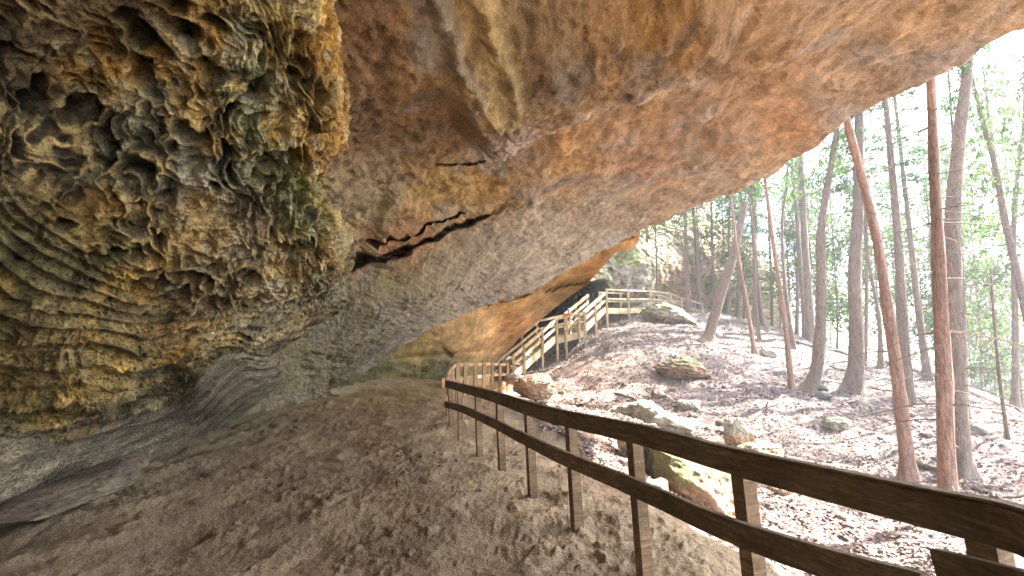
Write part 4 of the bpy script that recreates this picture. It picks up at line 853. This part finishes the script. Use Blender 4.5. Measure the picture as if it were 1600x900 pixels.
def tree(pix, d, wpx, label, cat='tree', group=None, mat='bark', H=18, crown=0, cstart=8.0, cscale=1.0, twigs=0, seed=0, name='pine_tree', dtop=None, stop=False, base=None):
    """pix: trunk centre line in the photo from the foot upwards."""
    dd = np.linspace(d, dtop or d, len(pix)); P = [V(x, y, q) for (x, y), q in zip(pix, dd)]
    g = gz(P[0].x, P[0].y); z0 = P[0].z
    P[0].z = g - .25
    if not stop:
        dv = (P[-1] - P[-2]); dv.normalize(); dv = (dv + Vector((0, 0, .6))).normalized()
        while P[-1].z < g + H * .95: P.append(P[-1] + dv * min(4, g + H - P[-1].z + .2))
    r0 = wpx / FPX * d / 2 * math.cos(math.atan((pix[0][0] - 800) / FPX)) * (1.08 if d < 24 else .74); n_ = 8; cscale *= .85 if d < 33 else 1.15; rads = [r0 * (1.1 - .85 * i / (n_ - 1)) if not stop else r0 * (1.1 - .4 * i / (n_ - 1)) for i in range(n_)]
    o = empty(name, (P[0].x, P[0].y, g)); tag(o, label, cat, group)
    vv, ff = trunk_mesh(P, rads, seed); vv = vv - np.array(o.location)
    t = mesh_obj('trunk', vv, ff, M[mat], o)
    Q = dense(np.array([p[:] for p in P]), 60); r = random.Random(seed * 31 + 5)
    if twigs:
        m_ = MB()
        for k in range(twigs):
            q = Q[int((.12 + .62 * r.random()) * 59)]; a = r.uniform(0, 6.28); ln = r.uniform(.4, 1.9); up = r.uniform(-.35, .15)
            dv = Vector((math.cos(a), math.sin(a), up)); pts = [q + dv * ln * u + Vector((0, 0, -.22 * ln * u * u)) + Vector((r.uniform(-.03, .03), r.uniform(-.03, .03), r.uniform(-.03, .03))) for u in (0, .25, .5, .75, 1)]
            m_.tube([p - Vector(o.location) for p in pts], [.016, .013, .010, .007, .004], 4)
        m_.build('dead_twigs', M['twig'], o, False)
    if crown is not None:
        lo, wd = CR[crown]
        for (tx, ty, tz) in ((1.5, 25, 2), (4.5, 27.5, 4), (1.5, 7, 0), (2.6, 4.5, -.3), (3.5, 10, -1), (0, 18, .5), (5, 15, 0)):
            sx_, sy_ = math.sin(R(SUN_AZ)), math.cos(R(SUN_AZ)); hx_, hy_ = P[0].x - tx, P[0].y - ty
            al = hx_ * sx_ + hy_ * sy_; pe = abs(hx_ * sy_ - hy_ * sx_); zr = tz + al * math.tan(R(SUN_EL))
            if al > 0 and pe < 3 * cscale and zr > g + cstart - 2 and zr < g + H + 1: cscale *= .55
        zz = g + cstart; q = min(Q, key=lambda p: abs(p.z - zz)); q2 = Q[-1]
        for src, used in ((lo, CRU[crown]), (wd, CRU[crown])):
            c_ = src if not used else src.copy()
            if used: C.objects.link(c_)
            c_.parent = o; c_.location = q - Vector(o.location); ax = (q2 - q)
            sc_ = (cscale, cscale, max(.5, ax.length / (12.0 if crown in (0, 3) else 10.0 if crown < 3 else 6.5)) if not stop else cscale)
            c_.rotation_mode = 'QUATERNION'; c_.rotation_quaternion = ax.normalized().to_track_quat('Z', 'Y') @ Matrix.Rotation(r.uniform(0, 6.28), 3, 'Z').to_quaternion() if ax.length > .5 else Matrix.Rotation(r.uniform(0, 6.28), 3, 'Z').to_quaternion()
            c_.scale = sc_
        CRU[crown] = True
    return o
T = [
 (dict(pix=[(1497,745),(1492,560),(1488,400),(1497,230),(1512,85)], d=12.8, wpx=33, label='thickest trunk at the right with a rough brown bark, behind the reddish twin', crown=3, cstart=10.5, cscale=.8, twigs=46, H=21)),
 (dict(pix=[(1487,880),(1478,700),(1470,480),(1462,300),(1452,105)], d=9.0, wpx=28, label='straight reddish trunk in front of the thickest trunk, foot behind the fence rail', mat='bark_red', crown=1, cstart=11, cscale=.6, twigs=46, H=18)),
 (dict(pix=[(1421,762),(1408,640),(1390,500),(1365,350),(1322,185)], d=12, wpx=21, label='slanting bare reddish trunk leaning left over the slope', mat='bark_red', crown=0, cstart=11.5, cscale=.75, twigs=18, H=19)),
 (dict(pix=[(1416,614),(1410,480),(1400,340),(1387,190)], d=19, wpx=17, label='straight dark trunk directly behind the slanting reddish trunk', crown=0, cstart=9, twigs=20, H=21)),
 (dict(pix=[(1334,614),(1339,540),(1335,420),(1342,300),(1342,185)], d=20, wpx=23, label='stout mossy trunk with a wide foot in the middle of the slope', crown=3, cstart=9.5, twigs=14, H=22)),
 (dict(pix=[(1262,612),(1279,560),(1283,440),(1284,350),(1306,210)], d=20, wpx=18, label='curved grey trunk bending right near its foot', crown=2, cstart=9, twigs=8, H=19, name='forest_tree')),
 (dict(pix=[(1238,614),(1228,520),(1211,400),(1196,285)], d=20, wpx=8, label='thin red sapling trunk left of the curved grey trunk', mat='bark_red', crown=4, cstart=8.5, H=15, name='forest_tree')),
 (dict(pix=[(1180,557),(1166,470),(1152,390),(1146,340)], d=26, wpx=8, label='slim brown trunk just right of the leaning trunk', mat='bark_red', crown=4, cstart=9, H=16, name='forest_tree')),
 (dict(pix=[(1103,528),(1120,480),(1140,420),(1153,365),(1163,316)], d=26.6, wpx=21, label='thick dark trunk leaning strongly right, broken off at the top', crown=None, stop=True, name='leaning_tree')),
 (dict(pix=[(1187,537),(1181,470),(1178,380),(1170,300)], d=29, wpx=7, label='thin upright trunk behind the slim brown trunk', crown=2, cstart=8.5, H=18, name='forest_tree')),
 (dict(pix=[(1451,598),(1440,520),(1425,400),(1418,330)], d=23, wpx=12, label='leaning grey trunk at the ridge between the dark trunk and the twin trunks', crown=1, cstart=9, twigs=8, H=19)),
 (dict(pix=[(1574,684),(1562,590),(1552,480),(1548,420)], d=14.5, wpx=6, label='thin dark dead sapling right of the twin trunks', crown=None, twigs=10, stop=True, name='dead_sapling')),
 (dict(pix=[(1638,660),(1610,520),(1578,380),(1555,260),(1530,170)], d=16, wpx=15, label='olive grey trunk leaning left at the right edge', crown=2, cstart=8.5, H=17, name='forest_tree')),
 (dict(pix=[(1585,640),(1586,500),(1584,360),(1592,250),(1600,190)], d=21, wpx=11, label='slender forked trunk crossing behind the leaning olive trunk', crown=2, cstart=7.5, H=19, name='forest_tree')),
 (dict(pix=[(1268,533),(1262,440),(1255,330),(1250,230)], d=30, wpx=17, label='thick ridge trunk seen left of the curved grey trunk', crown=3, cstart=8.5, H=24)),
 (dict(pix=[(1259,530),(1252,430),(1244,330),(1238,260)], d=31, wpx=11, label='narrower ridge trunk touching the thick ridge trunk on its left', crown=0, cstart=9, H=23)),
 (dict(pix=[(1240,540),(1226,440),(1222,350),(1230,280)], d=28, wpx=9, label='leaning thin trunk left of the thick ridge trunk', crown=2, cstart=9, H=18, name='forest_tree')),
 (dict(pix=[(1192,515),(1184,450),(1178,380),(1176,320)], d=33, wpx=11, label='pale violet trunk on the ridge behind the slim brown trunk', crown=1, cstart=10, H=23)),
 (dict(pix=[(1093,492),(1090,430),(1086,360),(1080,300)], d=36, wpx=9, label='brown trunk behind the walkway, left of the leaning trunk', crown=0, cstart=8.5, H=20)),
 (dict(pix=[(1116,495),(1114,420),(1112,350),(1110,280)], d=38, wpx=7, label='slim trunk crossed by the leaning trunk', crown=4, cstart=8, H=19, name='forest_tree')),
 (dict(pix=[(1088,485),(1100,440),(1116,405),(1124,385)], d=36.5, wpx=5, label='thin dead pole tilting right behind the walkway', mat='bark_red', crown=None, stop=True, name='dead_sapling')),
 (dict(pix=[(1076,490),(1072,430),(1070,370)], d=34, wpx=4, label='hair thin sapling beside the seated walker', crown=4, cstart=5, cscale=.8, H=11, name='forest_tree')),
 (dict(pix=[(1025,470),(1026,420),(1024,360)], d=36, wpx=4, label='pale bare sapling above the far railing', crown=4, cstart=6, cscale=.8, H=12, name='forest_tree')),
 (dict(pix=[(1378,590),(1374,500),(1356,400),(1352,320)], d=25, wpx=10, label='leaning ridge trunk between the stout mossy trunk and the slanting one', crown=1, cstart=9, H=20)),
 (dict(pix=[(1352,575),(1354,470),(1352,370),(1340,280)], d=26, wpx=8, label='thin ridge trunk just right of the stout mossy trunk', crown=0, cstart=10, H=20)),
 (dict(pix=[(1508,650),(1505,520),(1503,420)], d=17, wpx=9, label='slim trunk showing just right of the thickest trunk', crown=0, cstart=9, twigs=10, H=16)),
]
for i, kw in enumerate(T): tree(seed=i + 3, **kw)
# small leafy understorey trees that carry the pale green between the trunks
US = [(1180, 500, 34, 'leafy sapling on the ridge left of the pale violet trunk'), (1090, 470, 44, 'bushy young tree on the far hill behind the walkway'), (1130, 480, 46, 'rounded young tree behind the top of the leaning trunk'), (1040, 455, 46, 'young tree against the sky above the cliff'), (1230, 515, 38, 'sparse young tree beyond the ridge behind the thin red sapling'), (1305, 545, 36, 'young tree beyond the ridge behind the curved grey trunk'), (1215, 520, 46, 'pale far young tree between ridge trunks'), (1010, 455, 42, 'light green young tree growing on top of the cliff'), (1065, 470, 50, 'far young tree seen between the walkway posts and the leaning trunk'), (1160, 500, 40, 'young tree behind the slim brown trunk'), (1275, 530, 44, 'pale young tree between the curved grey trunk and the ridge'), (1370, 570, 34, 'young tree on the ridge behind the slanting reddish trunk'), (1440, 590, 36, 'young tree beyond the ridge left of the twin trunks'), (1530, 620, 30, 'young tree beyond the ridge right of the twin trunks'), (1590, 640, 34, 'young tree beyond the ridge at the far right edge'), (1400, 580, 48, 'faint far tree behind the straight dark trunk')]
for i, (px, py, d, lab) in enumerate(US):
    tree([(px, py), (px + 3, py - 60), (px, py - 120)], d, 5, lab, crown=4 if i % 3 == 1 else (2 if i % 3 else 0), cstart=3.0, cscale=1.25, H=14 + (i % 3) * 2.5, seed=60 + i, name='understorey_tree')
# far woodland beyond the ridge: plain trunks with crowns
rs = np.random.RandomState(21); k = 0
NEAR = [(np.mean([q[0] for q in kw['pix'][:3]]), w_) for kw, w_ in zip([T[i] for i in (0, 2, 3, 4, 5, 6, 8, 12, 14, 18)], ['thickest trunk', 'slanting reddish trunk', 'straight dark trunk', 'stout mossy trunk', 'curved grey trunk', 'thin red sapling', 'broken leaning trunk', 'olive grey edge trunk', 'thick ridge trunk', 'brown trunk behind the walkway'])]
used_lab = {}
def far_label(px, lean, d):
    for n_, w_ in sorted(NEAR, key=lambda q: abs(q[0] - px)):
        l_ = far_one(px, lean, d, n_, w_)
        if l_ not in used_lab: break
    used_lab[l_] = 1
    return l_
def far_one(px, lean, d, n_, w_):
    a = abs(n_ - px); side = 'left' if px < n_ else 'right'
    how = 'upright' if abs(lean) < 3.5 else ('left leaning' if lean < 0 else 'right leaning'); dist = 'nearer' if d < 38 else ('distant' if d < 50 else 'farthest')
    gap = 'just' if a < 14 else ('a little' if a < 30 else 'well')
    w_ = {'brown trunk behind the walkway': 'walkway trunk', 'broken leaning trunk': 'broken leaning trunk'}.get(w_, w_)
    return f'{how} {dist} tree in the pale wood {gap} {side} of the {w_}'
while k < 52:
    px = rs.uniform(985, 1640); d = rs.uniform(30, 64)
    x = (px - 800) / FPX * d * 1.0; y = d; 
    p = at(px, 480, d); x = p[0]
    g = gz(x, y)
    if x < 9 and d < 45: continue
    a, b2, _ = proj(np.array([x, y, g])); H_ = rs.uniform(18, 27) + max(0, -g) * .6
    lean = rs.uniform(-10, 10)
    tree([(float(a), float(b2)), (float(a) + lean * .5, float(b2) - 90), (float(a) + lean, float(b2) - 190)], d, rs.uniform(6, 13) * 30 / d, far_label(float(a), lean, d), group='trees in the wood beyond the ridge', crown=int(rs.choice([0, 1, 2, 3])), cstart=rs.uniform(3.5, 9.5) + max(0, -g) * .5, cscale=rs.uniform(.9, 1.3), H=H_, seed=100 + k, name='far_tree', mat='bark')
    k += 1
# trees out of frame on the right whose crowns shade the slope
for i, (x, y, H_, cs_) in enumerate([(24, 15, 21, 8), (26, 5, 21, 8), (28, 12, 22, 8), (33, 18, 24, 9), (25, -6, 21, 8), (31, 27, 24, 9), (36, 8, 24, 9)]):
    px, py, _ = proj(np.array([x, max(y, .6), 0.0]))
    g = gz(x, y); o = empty('forest_tree', (x, y, g)); tag(o, 'tall forest tree on the slope out to the right', 'tree', 'trees shading the slope')
    P = [Vector((x, y, g - .3)), Vector((x + .2, y, g + H_ * .3)), Vector((x - .1, y + .2, g + H_ * .6)), Vector((x, y, g + H_))]
    vv, ff = trunk_mesh(P, [.24, .2, .14, .04], i); mesh_obj('trunk', vv - np.array(o.location), ff, M['bark'], o)
    for src in CR[i % 4]:
        c_ = src.copy(); C.objects.link(c_); c_.parent = o; c_.location = (0, 0, cs_); c_.rotation_mode = 'XYZ'; c_.rotation_euler = (0, 0, i * 1.3); c_.scale = (1.2, 1.2, (H_ - cs_) / 11)

# ------------------------------------------------------------------ people
def skin_body(name, J, E, rad, mat, parent, sub=2):
    me = bpy.data.meshes.new(name); me.from_pydata(J, E, []); o = bpy.data.objects.new(name, me); C.objects.link(o)
    md = o.modifiers.new('s', 'SKIN'); 
    for v, r_ in zip(me.skin_vertices[0].data, rad): v.radius = (r_, r_) if not isinstance(r_, tuple) else r_
    me.skin_vertices[0].data[0].use_root = True
    sb = o.modifiers.new('d', 'SUBSURF'); sb.levels = sub; sb.render_levels = sub
    me.materials.append(mat); o.parent = parent
    for p in me.polygons: p.use_smooth = True
    return o
def person(loc, rz, h, label, top, bottom, capm, seated=False, lean=.0):
    o = empty('person', loc, rz); tag(o, label, 'person'); k = h / 1.75
    def s(x, y, z): return (x * k, y * k, z * k)
    # faces -Y locally; hands forward on the rail
    kx = .0; hz_ = .92
    J = {'pel': (0, 0, hz_), 'wst': (0, -.02, 1.08), 'chs': (0, -.05 - lean, 1.30), 'nck': (0, -.07 - lean, 1.48), 'hd0': (0, -.08 - lean, 1.58), 'hd1': (0, -.09 - lean, 1.70),
         'shl': (.17, -.05 - lean, 1.42), 'ell': (.25, -.15 - lean, 1.17), 'wrl': (.18, -.37 - lean, 1.08), 'hal': (.15, -.44 - lean, 1.07),
         'shr': (-.17, -.05 - lean, 1.42), 'elr': (-.26, -.14 - lean, 1.17), 'wrr': (-.2, -.36 - lean, 1.08), 'har': (-.17, -.43 - lean, 1.07),
         'hil': (.10, 0, .88), 'knl': (.12, -.05, .48), 'anl': (.12, .02, .09), 'tol': (.13, -.15, .03), 'hir': (-.10, 0, .88), 'knr': (-.11, -.01, .48), 'anr': (-.12, .05, .09), 'tor': (-.13, -.12, .03)}
    rd = dict(pel=.14, wst=.125, chs=.15, nck=.055, hd0=.085, hd1=.09, shl=.07, ell=.045, wrl=.03, hal=.035, shr=.07, elr=.045, wrr=.03, har=.035, hil=.09, knl=.06, anl=.042, tol=.04, hir=.09, knr=.06, anr=.042, tor=.04)
    ks = list(J); ix = {n_: i for i, n_ in enumerate(ks)}
    ed = [('pel','wst'),('wst','chs'),('chs','nck'),('nck','hd0'),('hd0','hd1'),('chs','shl'),('shl','ell'),('ell','wrl'),('wrl','hal'),('chs','shr'),('shr','elr'),('elr','wrr'),('wrr','har'),('pel','hil'),('hil','knl'),('knl','anl'),('anl','tol'),('pel','hir'),('hir','knr'),('knr','anr'),('anr','tor')]
    skin_body('body', [s(*J[n_]) for n_ in ks], [(ix[a], ix[b]) for a, b in ed], [rd[n_] * k for n_ in ks], M['skin'], o)
    def cloth(name, names, eds, mat, ex):
        kk = list(names); jx = {n_: i for i, n_ in enumerate(kk)}
        def pos(n_):
            if n_ in J: return s(*J[n_])
            a, b, t = names[n_][1]; return tuple(Vector(s(*J[a])).lerp(Vector(s(*J[b])), t))
        skin_body(name, [pos(n_) for n_ in kk], [(jx[a], jx[b]) for a, b in eds], [(names[n_][0]) * k for n_ in kk], mat, o)
    cloth('shirt', {'chs': (.175, 0), 'wst': (.16, 0), 'pel': (.165, 0), 'nn': (.085, ('chs', 'nck', .7)), 'shl': (.09, 0), 'sl': (.075, ('shl', 'ell', .75)), 'shr': (.09, 0), 'sr': (.075, ('shr', 'elr', .75))},
          [('chs', 'wst'), ('wst', 'pel'), ('chs', 'nn'), ('chs', 'shl'), ('shl', 'sl'), ('chs', 'shr'), ('shr', 'sr')], top, 0)
    cloth('shorts' if bottom is M['orange'] or bottom is M['white'] else 'trousers', {'pel': (.158, 0), 'hil': (.115, 0), 'a': (.10, ('hil', 'knl', .85 if bottom is not M['navy'] else .98)), 'hir': (.115, 0), 'b': (.10, ('hir', 'knr', .85 if bottom is not M['navy'] else .98)), **({'knl': (.085, 0), 'c': (.07, ('knl', 'anl', .9)), 'knr': (.085, 0), 'e': (.07, ('knr', 'anr', .9))} if bottom is M['navy'] else {})},
          [('pel', 'hil'), ('hil', 'a'), ('pel', 'hir'), ('hir', 'b')] + ([('a', 'knl'), ('knl', 'c'), ('b', 'knr'), ('knr', 'e')] if bottom is M['navy'] else []), bottom, 0)
    for q in (('anl', 'tol'), ('anr', 'tor')):
        skin_body('shoe', [s(*J[q[0]]), s(*J[q[1]]), s(J[q[1]][0], J[q[1]][1] - .06, .035)], [(0, 1), (1, 2)], [.055 * k, .05 * k, .04 * k], M['white'], o)
    bm = bmesh.new(); bmesh.ops.create_uvsphere(bm, u_segments=16, v_segments=10, radius=.118 * k)
    hx, hy, hz2 = s(*J['hd1']); me = bpy.data.meshes.new('c')
    for v in list(bm.verts):
        if v.co.z < -.035 * k: v.co.z = -.035 * k
        if capm is M['hair'] and v.co.y < -.03 * k and v.co.z < .03 * k: v.co.y *= .3
    if capm is not M['hair']:
        r_ = bmesh.ops.create_cone(bm, cap_ends=True, segments=14, radius1=.09 * k, radius2=.085 * k, depth=.012 * k); bmesh.ops.translate(bm, verts=r_['verts'], vec=(0, -.10 * k, .0))
    bmesh.ops.translate(bm, verts=bm.verts, vec=(hx, hy, hz2 + .015 * k)); bm.to_mesh(me); bm.free()
    co = bpy.data.objects.new('cap' if capm is not M['hair'] else 'hair', me); C.objects.link(co); me.materials.append(capm); co.parent = o
    for sx in (-1, 1):
        bm = bmesh.new(); bmesh.ops.create_uvsphere(bm, u_segments=8, v_segments=6, radius=.012 * k); me = bpy.data.meshes.new('e'); bmesh.ops.translate(bm, verts=bm.verts, vec=(hx + sx * .032 * k, hy - .088 * k, hz2 - .045 * k)); bm.to_mesh(me); bm.free()
        eo = bpy.data.objects.new('eye', me); C.objects.link(eo); me.materials.append(M['navy']); eo.parent = o
    bm = bmesh.new(); bmesh.ops.create_cone(bm, cap_ends=True, segments=6, radius1=.016 * k, radius2=.006 * k, depth=.04 * k); me = bpy.data.meshes.new('n'); bmesh.ops.translate(bm, verts=bm.verts, vec=(hx, hy - .10 * k, hz2 - .07 * k)); bm.to_mesh(me); bm.free()
    no = bpy.data.objects.new('nose', me); C.objects.link(no); me.materials.append(M['skin']); no.parent = o
    return o
pl = F1.lerp(F2, .50) + Vector((0, .62, .03))
person(tuple(pl), -.25, 1.45, 'child in orange shirt and blue cap standing at the landing rail', M['orange'], M['white'], M['cap'], lean=.08)
pq = V(1068, 497, 35.8)
person(tuple(pq), .9, 1.5, 'walker in a purple top and navy trousers behind the far walkway rail', M['purple'], M['navy'], M['hair'], lean=.05)

# ------------------------------------------------------------------ leaf litter
rs = np.random.RandomState(9); n_ = 70000
u = rs.rand(n_); rr = 5 * (38 / 5) ** (u ** .8); aa = rs.uniform(R(2), R(56), n_); lx = rr * np.sin(aa); ly = rr * np.cos(aa)
keep = inside(lx, ly) < .15; keep &= fbm(np.stack([lx, ly, lx * 0], -1) * .5, 3, 300) > -.22; lx, ly = lx[keep], ly[keep]; n_ = len(lx)
lz = terrain(lx, ly) + .012
a = rs.uniform(0, 6.28, n_); s_ = rs.uniform(.02, .05, n_)[:, None] * (1 + np.hypot(lx, ly)[:, None] * .03); tl = rs.normal(0, .35, (n_, 2))
d1 = np.stack([np.cos(a), np.sin(a), tl[:, 0]], -1) * s_; d2 = np.stack([-np.sin(a), np.cos(a), tl[:, 1]], -1) * s_ * .6
c = np.stack([lx, ly, lz], -1); P = np.stack([c - d1, c + d2, c + d1, c - d2], 1).reshape(-1, 3)
lt = mesh_obj('leaf_litter', P, np.arange(len(P)).reshape(-1, 4), M['litter'], smooth=False); tag(lt, 'brown fallen leaves strewn over the wooded slope', 'leaves', kind='stuff')

# ------------------------------------------------------------------ haze volume added to stand in for glare
vm = bpy.data.materials.new('glare_haze'); vm.use_nodes = True; vn = vm.node_tree; vn.nodes.clear()
vo = vn.nodes.new('ShaderNodeOutputMaterial'); pv_ = vn.nodes.new('ShaderNodeVolumePrincipled'); vn.links.new(pv_.outputs[0], vo.inputs['Volume'])
pv_.inputs['Density'].default_value = 0.0018; pv_.inputs['Color'].default_value = (.95, .97, 1, 1); pv_.inputs['Anisotropy'].default_value = 0.2
zlo = float(PG[..., 2].min()) - 1.0
hz = MB(); hb = [(-1600, -1600, zlo), (1600, -1600, zlo), (1600, 1600, zlo), (-1600, 1600, zlo)]
hv = [Vector(p) for p in hb] + [Vector((p[0], p[1], 42)) for p in hb]
ho = mesh_obj('haze', hv, [(3, 2, 1, 0), (4, 5, 6, 7), (0, 1, 5, 4), (1, 2, 6, 5), (2, 3, 7, 6), (3, 0, 4, 7)], vm, None, False)
tag(ho, 'thin haze added as a pale glare veil between the trees', 'haze', kind='stuff')
